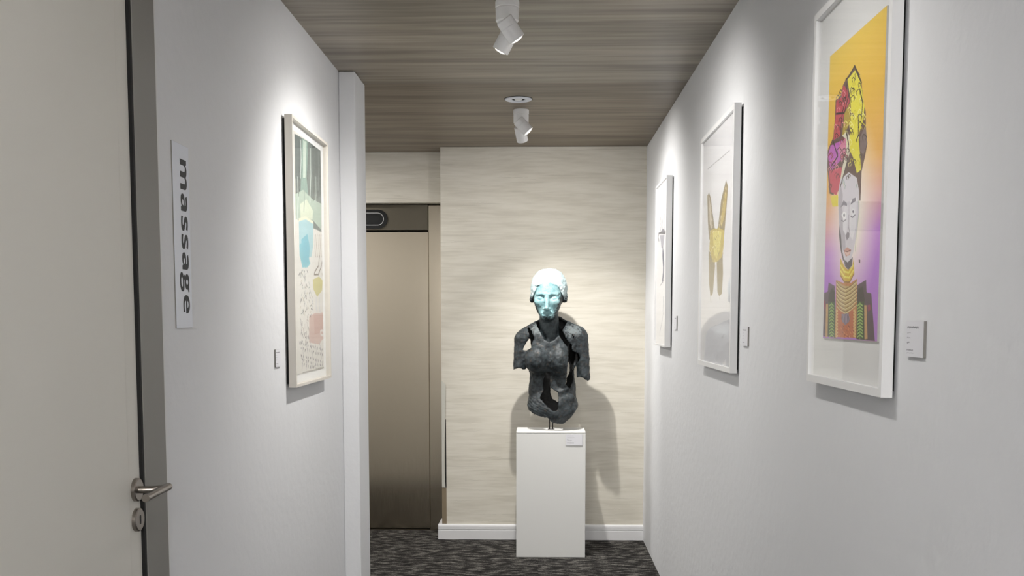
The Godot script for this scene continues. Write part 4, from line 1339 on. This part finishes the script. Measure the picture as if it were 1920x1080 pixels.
func art_collage() -> Image:
	var im := Image.create(260, 440, false, Image.FORMAT_RGB8)
	im.fill(Color("f1efe8"))
	fill_poly(im, [39, 5, 265, -4, 257, 163, 184, 172, 39, 156], Color("77837f"))
	fill_poly(im, [96, 3, 150, 1, 130, 71, 160, 144, 66, 153, 86, 73], Color("93b0a4"))
	fill_poly(im, [106, 5, 135, 4, 120, 73, 101, 75], Color("cfe0d2"))
	fill_poly(im, [181, 0, 262, -3, 260, 87, 216, 102, 186, 78], Color("626f6c"))
	fill_poly(im, [41, 6, 87, 4, 79, 104, 52, 103, 37, 84], Color("6b7775"))
	fill_poly(im, [35, 114, 99, 98, 179, 106, 260, 106, 257, 159, 181, 147, 38, 158], Color("bcd0c0"))
	fill_poly(im, [73, 127, 127, 112, 182, 128, 176, 145, 76, 152], Color("e2ecd4"))
	ink(im, [73, 8, 73, 59, 62, 111], 6, Color("5e6a68"))
	ink(im, [86, 10, 88, 44, 79, 78], 4, Color("dbe6e0"))
	ink(im, [145, 5, 146, 41, 137, 79], 5, Color("66736f"))
	ink(im, [167, 12, 167, 62, 156, 113], 5, Color("d5e3da"))
	ink(im, [194, 35, 196, 69, 186, 105], 7, Color("66726e"))
	ink(im, [211, 60, 213, 93, 203, 126], 4, Color("c4d2c8"))
	ink(im, [239, 5, 241, 42, 231, 81], 4, Color("8f9a96"))
	ink(im, [110, 83, 112, 109, 103, 137], 4, Color("9fb2a8"))
	ink(im, [58, 81, 59, 118, 50, 155], 5, Color("dce8e0"))
	fill_poly(im, [181, 3, 209, 1, 205, 4, 182, 5], Color("3c4644"))
	fill_poly(im, [31, 159, 259, 163, 281, 210, 262, 470, 16, 455], Color("f3f1ea"))
	fill_poly(im, [50, 224, 296, 209, 279, 433, 69, 439, 41, 382], Color("f4f2ec"))
	fill_poly(im, [61, 160, 125, 147, 184, 151, 177, 198, 160, 219, 61, 224], Color("b4dde4"))
	fill_poly(im, [69, 227, 61, 203, 102, 193, 126, 214, 151, 232, 124, 241, 83, 243], Color("86cfdc"))
	fill_poly(im, [77, 192, 129, 177, 150, 203, 135, 233, 93, 239], Color("7cc8da"))
	ink(im, [62, 157, 115, 148, 180, 151], 5, Color("f6f4d8"))
	ink(im, [200, 173, 193, 197, 199, 215], 3, Color("a89a8a"))
	ink(im, [216, 171, 209, 195, 215, 214], 3, Color("a89a8a"))
	ink(im, [236, 170, 229, 194, 235, 212], 3, Color("a89a8a"))
	ink(im, [252, 169, 245, 193, 251, 212], 3, Color("a89a8a"))
	ink(im, [236, 212, 223, 233, 188, 247, 182, 252, 222, 250, 248, 234, 265, 216], 3, Color("8a8078"))
	fill_poly(im, [170, 262, 227, 254, 262, 261, 254, 281, 207, 295, 174, 281], Color("dcd58e"))
	fill_poly(im, [254, 246, 290, 247, 285, 285, 261, 289, 273, 266], Color("b9b2a4"))
	fill_poly(im, [133, 334, 188, 327, 287, 326, 281, 375, 237, 384, 223, 390, 129, 384], Color("dcb9b0"))
	fill_poly(im, [171, 332, 285, 329, 280, 362, 179, 370], Color("d2a89e"))
	ink(im, [234, 364, 251, 362, 265, 367, 255, 373, 236, 371, 232, 365], 4, Color("f3eeea"))
	ink(im, [73, 329, 67, 330], 2, Color("8e9a98"))
	ink(im, [65, 316, 58, 321], 2, Color("c9bfa8"))
	ink(im, [102, 285, 103, 291], 2, Color("a8b6b4"))
	ink(im, [95, 288, 99, 292], 2, Color("6f7174"))
	ink(im, [100, 324, 104, 326], 2, Color("6f7174"))
	ink(im, [142, 278, 134, 280], 2, Color("a8b6b4"))
	ink(im, [80, 254, 87, 259], 2, Color("c9bfa8"))
	ink(im, [70, 253, 69, 255], 2, Color("6f7174"))
	ink(im, [156, 294, 164, 297], 2, Color("c9bfa8"))
	ink(im, [88, 321, 81, 326], 2, Color("8e9a98"))
	ink(im, [111, 273, 120, 278], 2, Color("4f5256"))
	ink(im, [108, 263, 105, 266], 2, Color("8e9a98"))
	ink(im, [122, 315, 130, 319], 2, Color("c9bfa8"))
	ink(im, [86, 324, 83, 327], 2, Color("4f5256"))
	ink(im, [98, 278, 91, 282], 2, Color("a8b6b4"))
	ink(im, [69, 303, 62, 309], 2, Color("6f7174"))
	ink(im, [87, 248, 84, 250], 2, Color("a8b6b4"))
	ink(im, [101, 266, 102, 269], 2, Color("a8b6b4"))
	ink(im, [63, 254, 54, 259], 2, Color("6f7174"))
	ink(im, [136, 290, 142, 295], 2, Color("8e9a98"))
	ink(im, [126, 330, 119, 337], 2, Color("6f7174"))
	ink(im, [87, 303, 92, 306], 2, Color("6f7174"))
	ink(im, [157, 310, 150, 314], 2, Color("c9bfa8"))
	ink(im, [101, 256, 103, 260], 2, Color("8e9a98"))
	ink(im, [105, 259, 97, 265], 2, Color("6f7174"))
	ink(im, [121, 307, 125, 313], 2, Color("c9bfa8"))
	ink(im, [103, 280, 102, 281], 2, Color("4f5256"))
	ink(im, [60, 257, 64, 262], 2, Color("8e9a98"))
	ink(im, [121, 247, 128, 251], 2, Color("4f5256"))
	ink(im, [159, 309, 159, 315], 2, Color("c9bfa8"))
	ink(im, [75, 267, 72, 271], 2, Color("c9bfa8"))
	ink(im, [74, 272, 82, 277], 2, Color("4f5256"))
	ink(im, [151, 330, 154, 332], 2, Color("8e9a98"))
	ink(im, [96, 310, 95, 315], 2, Color("4f5256"))
	ink(im, [156, 312, 159, 315], 2, Color("4f5256"))
	ink(im, [105, 278, 112, 281], 2, Color("c9bfa8"))
	ink(im, [82, 299, 91, 304], 2, Color("c9bfa8"))
	ink(im, [142, 297, 145, 299], 2, Color("4f5256"))
	ink(im, [142, 288, 137, 290], 2, Color("6f7174"))
	ink(im, [134, 268, 139, 273], 2, Color("a8b6b4"))
	ink(im, [140, 331, 146, 335], 2, Color("4f5256"))
	ink(im, [79, 322, 74, 325], 2, Color("a8b6b4"))
	ink(im, [78, 290, 73, 296], 2, Color("a8b6b4"))
	ink(im, [115, 317, 114, 319], 2, Color("4f5256"))
	ink(im, [66, 255, 71, 261], 2, Color("8e9a98"))
	ink(im, [152, 313, 141, 315], 2, Color("8e9a98"))
	ink(im, [83, 255, 90, 261], 2, Color("a8b6b4"))
	ink(im, [116, 320, 112, 322], 2, Color("6f7174"))
	ink(im, [151, 319, 162, 321], 2, Color("4f5256"))
	ink(im, [79, 250, 74, 256], 2, Color("4f5256"))
	ink(im, [149, 324, 145, 327], 2, Color("c9bfa8"))
	ink(im, [80, 280, 84, 282], 2, Color("a8b6b4"))
	ink(im, [112, 253, 109, 255], 2, Color("8e9a98"))
	ink(im, [69, 301, 76, 307], 2, Color("4f5256"))
	ink(im, [103, 294, 113, 301], 2, Color("6f7174"))
	ink(im, [67, 275, 61, 277], 2, Color("a8b6b4"))
	ink(im, [98, 306, 100, 310], 2, Color("a8b6b4"))
	ink(im, [94, 326, 97, 332], 2, Color("c9bfa8"))
	ink(im, [91, 295, 99, 300], 2, Color("a8b6b4"))
	ink(im, [78, 327, 84, 330], 2, Color("8e9a98"))
	ink(im, [121, 289, 116, 292], 2, Color("c9bfa8"))
	ink(im, [107, 312, 110, 314], 2, Color("a8b6b4"))
	ink(im, [97, 249, 97, 252], 2, Color("4f5256"))
	ink(im, [95, 249, 102, 250], 2, Color("8e9a98"))
	ink(im, [143, 283, 149, 289], 2, Color("8e9a98"))
	ink(im, [113, 295, 110, 300], 2, Color("6f7174"))
	ink(im, [160, 306, 171, 310], 2, Color("4f5256"))
	ink(im, [156, 301, 163, 306], 2, Color("a8b6b4"))
	ink(im, [103, 295, 108, 299], 2, Color("4f5256"))
	ink(im, [132, 303, 141, 308], 2, Color("8e9a98"))
	ink(im, [158, 288, 155, 293], 2, Color("a8b6b4"))
	ink(im, [73, 366, 81, 374], 2, Color("9a9a9c"))
	ink(im, [97, 349, 96, 357], 2, Color("c4b8b4"))
	ink(im, [85, 366, 95, 371], 2, Color("c4b8b4"))
	ink(im, [59, 381, 59, 387], 2, Color("9a9a9c"))
	ink(im, [86, 358, 83, 364], 2, Color("c4b8b4"))
	ink(im, [96, 373, 105, 376], 2, Color("7a7a80"))
	ink(im, [113, 372, 109, 377], 2, Color("9a9a9c"))
	ink(im, [125, 374, 119, 380], 2, Color("9a9a9c"))
	ink(im, [117, 351, 129, 359], 2, Color("9a9a9c"))
	ink(im, [109, 363, 108, 366], 2, Color("7a7a80"))
	ink(im, [67, 351, 68, 360], 2, Color("9a9a9c"))
	ink(im, [48, 381, 51, 385], 2, Color("9a9a9c"))
	ink(im, [123, 372, 133, 378], 2, Color("c4b8b4"))
	ink(im, [63, 343, 70, 351], 2, Color("7a7a80"))
	ink(im, [105, 380, 110, 385], 2, Color("c4b8b4"))
	ink(im, [106, 346, 105, 354], 2, Color("9a9a9c"))
	ink(im, [76, 344, 76, 351], 2, Color("9a9a9c"))
	ink(im, [70, 360, 64, 368], 2, Color("7a7a80"))
	ink(im, [105, 369, 102, 377], 2, Color("9a9a9c"))
	ink(im, [101, 377, 97, 385], 2, Color("c4b8b4"))
	ink(im, [67, 378, 67, 384], 2, Color("c4b8b4"))
	ink(im, [121, 369, 130, 378], 2, Color("c4b8b4"))
	ink(im, [99, 365, 94, 371], 2, Color("c4b8b4"))
	ink(im, [75, 380, 73, 384], 2, Color("7a7a80"))
	ink(im, [107, 364, 107, 368], 2, Color("9a9a9c"))
	ink(im, [113, 340, 126, 343], 2, Color("c4b8b4"))
	ink(im, [68, 364, 78, 369], 2, Color("9a9a9c"))
	ink(im, [113, 342, 119, 351], 2, Color("c4b8b4"))
	ink(im, [119, 356, 122, 362], 2, Color("9a9a9c"))
	ink(im, [119, 382, 113, 385], 2, Color("9a9a9c"))
	ink(im, [106, 369, 106, 374], 2, Color("c4b8b4"))
	ink(im, [96, 365, 90, 370], 2, Color("9a9a9c"))
	ink(im, [58, 338, 63, 341], 2, Color("9a9a9c"))
	ink(im, [77, 354, 87, 361], 2, Color("c4b8b4"))
	ink(im, [127, 371, 132, 381], 2, Color("c4b8b4"))
	ink(im, [127, 359, 131, 363], 2, Color("c4b8b4"))
	ink(im, [113, 383, 107, 390], 2, Color("7a7a80"))
	ink(im, [100, 380, 102, 388], 2, Color("7a7a80"))
	ink(im, [64, 342, 66, 349], 2, Color("7a7a80"))
	ink(im, [123, 371, 127, 376], 2, Color("7a7a80"))
	ink(im, [63, 381, 64, 384], 3, Color("6a6a72"))
	ink(im, [82, 385, 86, 388], 3, Color("6a6a72"))
	ink(im, [101, 386, 97, 388], 3, Color("6a6a72"))
	ink(im, [120, 389, 117, 391], 3, Color("6a6a72"))
	ink(im, [140, 391, 146, 394], 3, Color("6a6a72"))
	ink(im, [161, 391, 167, 394], 3, Color("6a6a72"))
	ink(im, [182, 393, 178, 396], 3, Color("6a6a72"))
	ink(im, [203, 395, 203, 398], 3, Color("6a6a72"))
	ink(im, [225, 397, 228, 400], 3, Color("6a6a72"))
	ink(im, [247, 400, 244, 402], 3, Color("6a6a72"))
	ink(im, [269, 402, 271, 405], 3, Color("6a6a72"))
	ink(im, [62, 392, 63, 393], 3, Color("6a6a72"))
	ink(im, [79, 392, 82, 395], 3, Color("6a6a72"))
	ink(im, [96, 396, 93, 399], 3, Color("6a6a72"))
	ink(im, [114, 396, 114, 399], 3, Color("6a6a72"))
	ink(im, [131, 397, 131, 400], 3, Color("6a6a72"))
	ink(im, [149, 401, 152, 405], 3, Color("6a6a72"))
	ink(im, [168, 402, 164, 404], 3, Color("6a6a72"))
	ink(im, [186, 405, 189, 408], 3, Color("6a6a72"))
	ink(im, [206, 406, 209, 409], 3, Color("6a6a72"))
	ink(im, [225, 407, 227, 410], 3, Color("6a6a72"))
	ink(im, [245, 410, 251, 413], 3, Color("6a6a72"))
	ink(im, [61, 405, 65, 408], 3, Color("6a6a72"))
	ink(im, [80, 408, 77, 410], 3, Color("6a6a72"))
	ink(im, [100, 409, 104, 412], 3, Color("6a6a72"))
	ink(im, [120, 412, 117, 415], 3, Color("6a6a72"))
	ink(im, [141, 413, 138, 415], 3, Color("6a6a72"))
	ink(im, [162, 415, 166, 418], 3, Color("6a6a72"))
	ink(im, [183, 418, 188, 422], 3, Color("6a6a72"))
	ink(im, [205, 420, 208, 424], 3, Color("6a6a72"))
	ink(im, [227, 423, 233, 426], 3, Color("6a6a72"))
	ink(im, [250, 425, 248, 429], 3, Color("6a6a72"))
	ink(im, [274, 427, 280, 431], 3, Color("6a6a72"))
	ink(im, [66, 411, 71, 414], 3, Color("6a6a72"))
	ink(im, [84, 415, 80, 417], 3, Color("6a6a72"))
	ink(im, [103, 418, 102, 421], 3, Color("6a6a72"))
	ink(im, [122, 418, 118, 421], 3, Color("6a6a72"))
	ink(im, [141, 422, 142, 424], 3, Color("6a6a72"))
	ink(im, [161, 424, 160, 427], 3, Color("6a6a72"))
	ink(im, [181, 427, 186, 430], 3, Color("6a6a72"))
	ink(im, [202, 428, 204, 432], 3, Color("6a6a72"))
	ink(im, [223, 430, 229, 433], 3, Color("6a6a72"))
	ink(im, [245, 432, 243, 434], 3, Color("6a6a72"))
	ink(im, [267, 436, 262, 438], 3, Color("6a6a72"))
	ink(im, [70, 422, 69, 425], 3, Color("6a6a72"))
	ink(im, [86, 423, 82, 425], 3, Color("6a6a72"))
	ink(im, [102, 425, 102, 428], 3, Color("6a6a72"))
	ink(im, [119, 428, 117, 431], 3, Color("6a6a72"))
	ink(im, [135, 429, 138, 433], 3, Color("6a6a72"))
	ink(im, [153, 430, 155, 433], 3, Color("6a6a72"))
	ink(im, [170, 431, 166, 434], 3, Color("6a6a72"))
	ink(im, [187, 436, 189, 438], 3, Color("6a6a72"))
	ink(im, [206, 437, 203, 439], 3, Color("6a6a72"))
	ink(im, [224, 437, 225, 441], 3, Color("6a6a72"))
	ink(im, [243, 440, 243, 444], 3, Color("6a6a72"))
	ink(im, [68, 380, 79, 406, 67, 435], 2, Color("bdbdc2"))
	ink(im, [103, 381, 118, 407, 103, 435], 2, Color("bdbdc2"))
	ink(im, [140, 382, 158, 409, 141, 435], 2, Color("bdbdc2"))
	ink(im, [178, 383, 201, 410, 181, 435], 2, Color("bdbdc2"))
	ink(im, [218, 383, 245, 412, 222, 435], 2, Color("bdbdc2"))
	ink(im, [73, 440, 163, 441, 261, 439], 5, Color("b6b2aa"))
	ink(im, [168, 298, 162, 312, 170, 326], 5, Color("e6e8ea"))
	ink(im, [201, 297, 195, 312, 203, 325], 5, Color("e6e8ea"))
	ink(im, [230, 297, 224, 312, 232, 325], 5, Color("e6e8ea"))
	ink(im, [263, 296, 257, 311, 265, 325], 5, Color("e6e8ea"))
	return im

func print_mat(called: String, im: Image) -> StandardMaterial3D:
	var m := mat(called, Color.WHITE, 0.8, 0.0, 0.3)
	m.albedo_texture = tex(im)
	return m

# A frame on a wall: local x to the viewer's right, y up, z out of the wall; origin at the middle of the bottom edge, on the wall.
func picture(called: String, label: String, right_wall: bool, z_mid: float, y0: float, w: float, h: float, gap: float, depth: float, rail: float, recess: float, art: StandardMaterial3D, pr: Rect2, lift: float, fm: Material) -> Node3D:
	var b := Basis(Vector3(0, 0, 1), Vector3(0, 1, 0), Vector3(-1, 0, 0)) if right_wall else Basis(Vector3(0, 0, -1), Vector3(0, 1, 0), Vector3(1, 0, 0))
	var t := thing(called, label, "picture", Transform3D(b, Vector3(RIGHT if right_wall else LEFT, y0, z_mid)), "framed pictures on the corridor walls")
	var x := w * 0.5
	# four mitred rails
	var sides := [
		[Vector2(-x, 0), Vector2(x, 0), Vector2(x - rail, rail), Vector2(-x + rail, rail)],
		[Vector2(x, 0), Vector2(x, h), Vector2(x - rail, h - rail), Vector2(x - rail, rail)],
		[Vector2(x, h), Vector2(-x, h), Vector2(-x + rail, h - rail), Vector2(x - rail, h - rail)],
		[Vector2(-x, h), Vector2(-x, 0), Vector2(-x + rail, rail), Vector2(-x + rail, h - rail)]]
	for s in sides:
		part("rail", prism(PackedVector2Array(s), gap, gap + depth), fm, t)
	part("backing", box_mesh(Vector3(-x + 0.012, 0.012, 0.0), Vector3(x - 0.012, h - 0.012, gap + 0.003)), mats.frame_back, t)
	var zf := gap + depth - recess
	part("mat_board", box_mesh(Vector3(-x + rail, rail, gap + 0.003), Vector3(x - rail, h - rail, zf)), mats.mat_board, t)
	if art:
		var f := Flat.new()
		var lo := pr.position
		var hi := pr.end
		f.quad_uv(Vector3(lo.x, hi.y, zf + lift), Vector3(hi.x, hi.y, zf + lift), Vector3(hi.x, lo.y, zf + lift), Vector3(lo.x, lo.y, zf + lift), Vector3.BACK)
		var p := part("print", f.mesh(), art, t)
		part("paper_edge", box_mesh(Vector3(lo.x, lo.y, zf), Vector3(hi.x, hi.y, zf + lift - 0.0002)), mats.paper_edge, p)
	part("glass_pane", box_mesh(Vector3(-x + rail * 0.7, rail * 0.7, gap + depth - 0.0058), Vector3(x - rail * 0.7, h - rail * 0.7, gap + depth - 0.0040)), mats.picture_glass, t)
	return t

func make_pictures() -> void:
	var am := print_mat("portrait_print", art_portrait())
	# positions along the corridor: far edge and near edge of each frame
	picture("framed_picture", "large white-framed portrait in a bright headdress on a yellow and purple ground", true, -2.262, 1.312, 0.555, 0.884, 0.007, 0.022, 0.017, 0.013, am, Rect2(0.2775 - 0.445 + 0.0, 0.108, 0.386, 0.652), 0.004, mats.frame_white)
	am = print_mat("butterfly_print", art_butterfly())
	picture("framed_picture", "white-framed picture of a golden butterfly between the other two on its wall", true, -3.896, 1.276, 0.724, 0.921, 0.007, 0.024, 0.018, 0.010, am, Rect2(-0.344, 0.018, 0.688, 0.884), 0.0008, mats.frame_white)
	am = print_mat("sketch_print", art_sketch())
	picture("framed_picture", "white-framed slim grey and blue figure sketch nearest the end wall", true, -5.567, 1.316, 0.490, 0.887, 0.006, 0.031, 0.010, 0.008, am, Rect2(-0.2325, 0.012, 0.465, 0.867), 0.0008, mats.frame_white)
	am = print_mat("collage_print", art_collage())
	am.albedo_color = Color(0.86, 0.86, 0.86)
	picture("framed_picture", "cream-framed abstract collage in grey-green, cyan and pink beside the pier", false, -3.893, 1.220, 0.610, 0.958, 0.010, 0.027, 0.010, 0.020, am, Rect2(-0.273, 0.042, 0.515, 0.878), 0.002, mats.frame_cream)

# ==================================================================== lamps
# Twin-headed ceiling spot: a drum on the ceiling and barrels hung below it, each aimed at a point.
func ceiling_spot(label: String, at: Vector3, heads: Array) -> void:
	var t := thing("ceiling_spotlight", label, "spotlight", Transform3D(Basis.IDENTITY, at), "ceiling spotlights along the corridor")
	part("canopy", lathe([Vector2(0.0, 0.0), Vector2(0.041, 0.0), Vector2(0.042, -0.004), Vector2(0.042, -0.022), Vector2(0.0395, -0.0235), Vector2(0.0395, -0.026), Vector2(0.041, -0.0275), Vector2(0.040, -0.068), Vector2(0.036, -0.073), Vector2(0.0, -0.073)], 36), mats.lamp_white, t)
	for h in heads:
		var pos: Vector3 = h[0]          # middle of the barrel, from the ceiling point
		var dir: Vector3 = (h[1] - (at + pos)).normalized()
		var b := aim(dir)
		var s := part("head", lathe([Vector2(0.0, 0.040), Vector2(0.0275, 0.040), Vector2(0.0305, 0.037), Vector2(0.0305, 0.012), Vector2(0.0297, 0.0115), Vector2(0.0297, 0.0095), Vector2(0.0305, 0.009), Vector2(0.0305, -0.040), Vector2(0.0280, -0.0415), Vector2(0.0270, -0.040), Vector2(0.0255, -0.0375), Vector2(0.0, -0.0375)], 32), mats.lamp_white, t, pos, b)
		part("lens", lathe([Vector2(0.0, -0.0465), Vector2(0.012, -0.0455), Vector2(0.020, -0.0425), Vector2(0.0255, -0.0385), Vector2(0.0255, -0.0376)], 28), mats.lamp_lens, s)
		# bracket from the drum to the barrel
		var arm := part("bracket", tube_path([Vector3(pos.x * 0.5, -0.070, pos.z * 0.5), pos * Vector3(0.9, 1.0, 0.9)], 0.012, 12), mats.lamp_white, t)
		arm.name = "bracket"
		# the reflector throws a core beam and, where open, a wide soft spill around it
		for c in [["beam", h[2], h[3]], ["spill", h[4], 85.0]]:
			if c[1] <= 0.0:
				continue
			var l := SpotLight3D.new()
			l.name = c[0]
			l.light_color = SPOT_COLOR
			l.light_energy = c[1]
			l.spot_angle = c[2]
			l.spot_angle_attenuation = 1.0
			l.spot_range = 14.0
			l.spot_attenuation = 2.0
			l.light_size = 0.02
			l.shadow_enabled = true
			l.transform = Transform3D(Basis.looking_at(dir, Vector3(0.1, 0.3, 0.95)), pos + dir * 0.050)
			t.add_child(l, true)

# Added fill light, unseen: a flat glowing panel on the ceiling.
func fill_panel(label: String, at: Vector3, sx: float, sz: float, energy: float) -> void:
	var t := thing("added_fill_panel", label, "ceiling light", Transform3D(Basis.IDENTITY, at), "")
	part("tray", box_mesh(Vector3(-sx / 2 - 0.015, -0.022, -sz / 2 - 0.015), Vector3(sx / 2 + 0.015, 0.0, sz / 2 + 0.015), 0.002), mats.lamp_white, t)
	part("diffuser", box_mesh(Vector3(-sx / 2, -0.024, -sz / 2), Vector3(sx / 2, -0.0205, sz / 2)), mats.fill_panel_glow, t)
	var l := AreaLight3D.new()
	l.name = "fill_panel_beam"
	l.area_size = Vector2(sx, sz)
	l.light_color = SPOT_COLOR
	l.light_energy = energy
	l.area_range = 14.0
	l.area_attenuation = 2.0
	l.shadow_enabled = true
	l.transform = Transform3D(Basis(Vector3.RIGHT, -PI / 2), Vector3(0, -0.027, 0))
	t.add_child(l, true)

func make_lights() -> void:
	var a := Vector3(-0.112, CEIL, -3.640)
	ceiling_spot("white twin-headed ceiling spotlight nearest the viewer, lighting the collage and the butterfly", a, [
		[Vector3(0.012, -0.105, 0.035), Vector3(RIGHT, 1.35, -3.92), 1.05, 65.0, 0.0],
		[Vector3(-0.006, -0.125, -0.030), Vector3(LEFT, 1.10, -4.05), 1.45, 60.0, 0.45]])
	var b := Vector3(-0.096, CEIL + 0.0015, -5.500)
	ceiling_spot("small white twin-headed ceiling spotlight aimed at the bronze bust", b, [
		[Vector3(0.012, -0.090, 0.035), Vector3(RIGHT, 1.65, -5.50), 1.15, 60.0, 0.0],
		[Vector3(0.000, -0.120, -0.030), Vector3(0.22, 1.02, -6.45), 2.7, 35.0, 0.62]])
	ceiling_spot("white ceiling spotlight above the colourful portrait", Vector3(-0.11, CEIL, -2.20), [
		[Vector3(0.012, -0.105, 0.0), Vector3(RIGHT, 1.35, -2.32), 0.68, 50.0, 0.0]])
	fill_panel("added unseen wide fill panel on the ceiling behind the viewer", Vector3(-0.1, CEIL, 2.3), 0.6, 1.2, 13.5)  # unseen, added to lift the even light along the corridor
	fill_panel("added unseen slim fill light on the ceiling above the viewer", Vector3(-0.1, CEIL, -1.0), 0.12, 1.9, 0.45)  # added fill for the near walls, out of view
	fill_panel("added unseen fill panel in the lobby in front of the lift", Vector3(-1.75, CEIL + 0.0015, -5.9), 0.4, 0.4, 2.7)  # added out of view to brighten the lift door and fascia
	var r := thing("recessed_downlight", "flat round silver downlight set in the ceiling, unlit", "downlight", Transform3D(Basis.IDENTITY, Vector3(-0.105, CEIL + 0.0015, -5.231)))
	part("trim_ring", lathe([Vector2(0.0685, 0.0), Vector2(0.0685, -0.003), Vector2(0.064, -0.006), Vector2(0.038, -0.006), Vector2(0.034, -0.002), Vector2(0.034, 0.0)], 44), mats.brushed_aluminium, r)
	part("gasket", lathe([Vector2(0.072, 0.0), Vector2(0.072, -0.0015), Vector2(0.0685, -0.0015)], 44), mats.lamp_seam, r)
	part("baffle", lathe([Vector2(0.034, -0.0015), Vector2(0.020, -0.001), Vector2(0.020, -0.0012)], 36), mats.lamp_seam, r)
	part("lens", lathe([Vector2(0.020, -0.001), Vector2(0.018, -0.005), Vector2(0.0, -0.006)], 30), mats.lamp_white, r)

# ==================================================================== signs and labels
func label_image(w: int, h: int, rows: Array) -> Image:
	var im := Image.create(w, h, false, Image.FORMAT_RGB8)
	im.fill(Color(0.87, 0.87, 0.885))
	var g := RandomNumberGenerator.new()
	g.seed = 4
	for r in rows:   # illegible print: [x, y, length, height, tone]
		var x: int = r[0]
		while x < r[0] + r[2]:
			var k := g.randi_range(1, 3)
			im.fill_rect(Rect2i(x, r[1] + g.randi_range(0, 1), k, r[3] - g.randi_range(0, 1)), Color(r[4], r[4], r[4] * 1.03))
			x += k + 1
	return im

func caption(called: String, label: String, t: Transform3D, w: float, h: float, art: Material, thick := 0.005) -> void:
	var o := thing(called, label, "label", t, "caption cards")
	part("card", box_mesh(Vector3(-w / 2, 0, 0), Vector3(w / 2, h, thick)), mats.board_core, o)
	var f := Flat.new()
	f.quad_uv(Vector3(-w / 2, h, thick + 0.0003), Vector3(w / 2, h, thick + 0.0003), Vector3(w / 2, 0, thick + 0.0003), Vector3(-w / 2, 0, thick + 0.0003), Vector3.BACK)
	part("printed_face", f.mesh(), art, o)

func make_small_things() -> void:
	var rb := Basis(Vector3(0, 0, 1), Vector3(0, 1, 0), Vector3(-1, 0, 0))
	var lb := Basis(Vector3(0, 0, -1), Vector3(0, 1, 0), Vector3(1, 0, 0))
	var lm := print_mat("wall_caption_print", label_image(120, 90, [[8, 13, 78, 5, 0.42], [8, 28, 24, 3, 0.66], [8, 40, 24, 3, 0.64], [8, 52, 18, 4, 0.52], [8, 71, 44, 4, 0.52], [8, 79, 48, 2, 0.70]]))
	caption("caption_card", "white caption card beside the portrait in the bright headdress", Transform3D(rb, Vector3(RIGHT, 1.395, -1.882)), 0.087, 0.066, lm)
	caption("caption_card", "white caption card beside the golden butterfly picture", Transform3D(rb, Vector3(RIGHT, 1.374, -3.415)), 0.087, 0.064, lm)
	caption("caption_card", "tiny white caption card beside the slim figure sketch", Transform3D(rb, Vector3(RIGHT, 1.410, -5.146)), 0.080, 0.068, lm)
	caption("caption_card", "white caption card beside the cream-framed collage", Transform3D(lb, Vector3(LEFT, 1.300, -3.465)), 0.070, 0.060, lm)
	var pm := print_mat("pedestal_caption_print", label_image(120, 80, [[10, 10, 46, 4, 0.55], [10, 22, 50, 4, 0.62], [10, 34, 8, 4, 0.62], [10, 44, 32, 5, 0.58], [10, 60, 46, 6, 0.5]]))
	caption("caption_card", "white caption card stuck on the pedestal under the bust", Transform3D(Basis.IDENTITY, Vector3(0.2175, 0.695, -6.143)), 0.101, 0.068, pm, 0.004)
	# door sign: text runs down the plate
	var s := thing("door_sign", "upright brushed silver plate lettered massage in dark grey", "sign", Transform3D(lb, Vector3(LEFT, 1.442, -2.554)))
	part("backing_plate", box_mesh(Vector3(-0.0576, -0.0006, 0.0), Vector3(0.0570, 0.4586, 0.0024)), mats.board_core, s)
	part("plate", box_mesh(Vector3(-0.057, 0.0, 0.0024), Vector3(0.057, 0.458, 0.0036), 0.0003), mats.brushed_aluminium, s)
	var tm := TextMesh.new()
	var font := SystemFont.new()
	font.font_names = PackedStringArray(["Droid Sans"])
	font.font_weight = 700
	tm.font = font
	tm.text = "massage"
	tm.font_size = 64
	tm.pixel_size = 0.001
	tm.depth = 0.01
	tm.curve_step = 1.0
	var bb := tm.get_aabb()
	var k := 0.385 / bb.size.x
	var ky := 0.066 / bb.size.y
	# text x -> down, text y -> right
	var tb := Basis(Vector3(0, -1, 0) * k, Vector3(1, 0, 0) * ky, Vector3(0, 0, 1) * 0.06)
	var o := part("lettering", tm, mats.lettering_grey, s, Vector3.ZERO, tb)
	var c := tb * (bb.position + bb.size * 0.5)
	o.position = Vector3(0.006, 0.2295, 0.0038) - Vector3(c.x, c.y, 0)
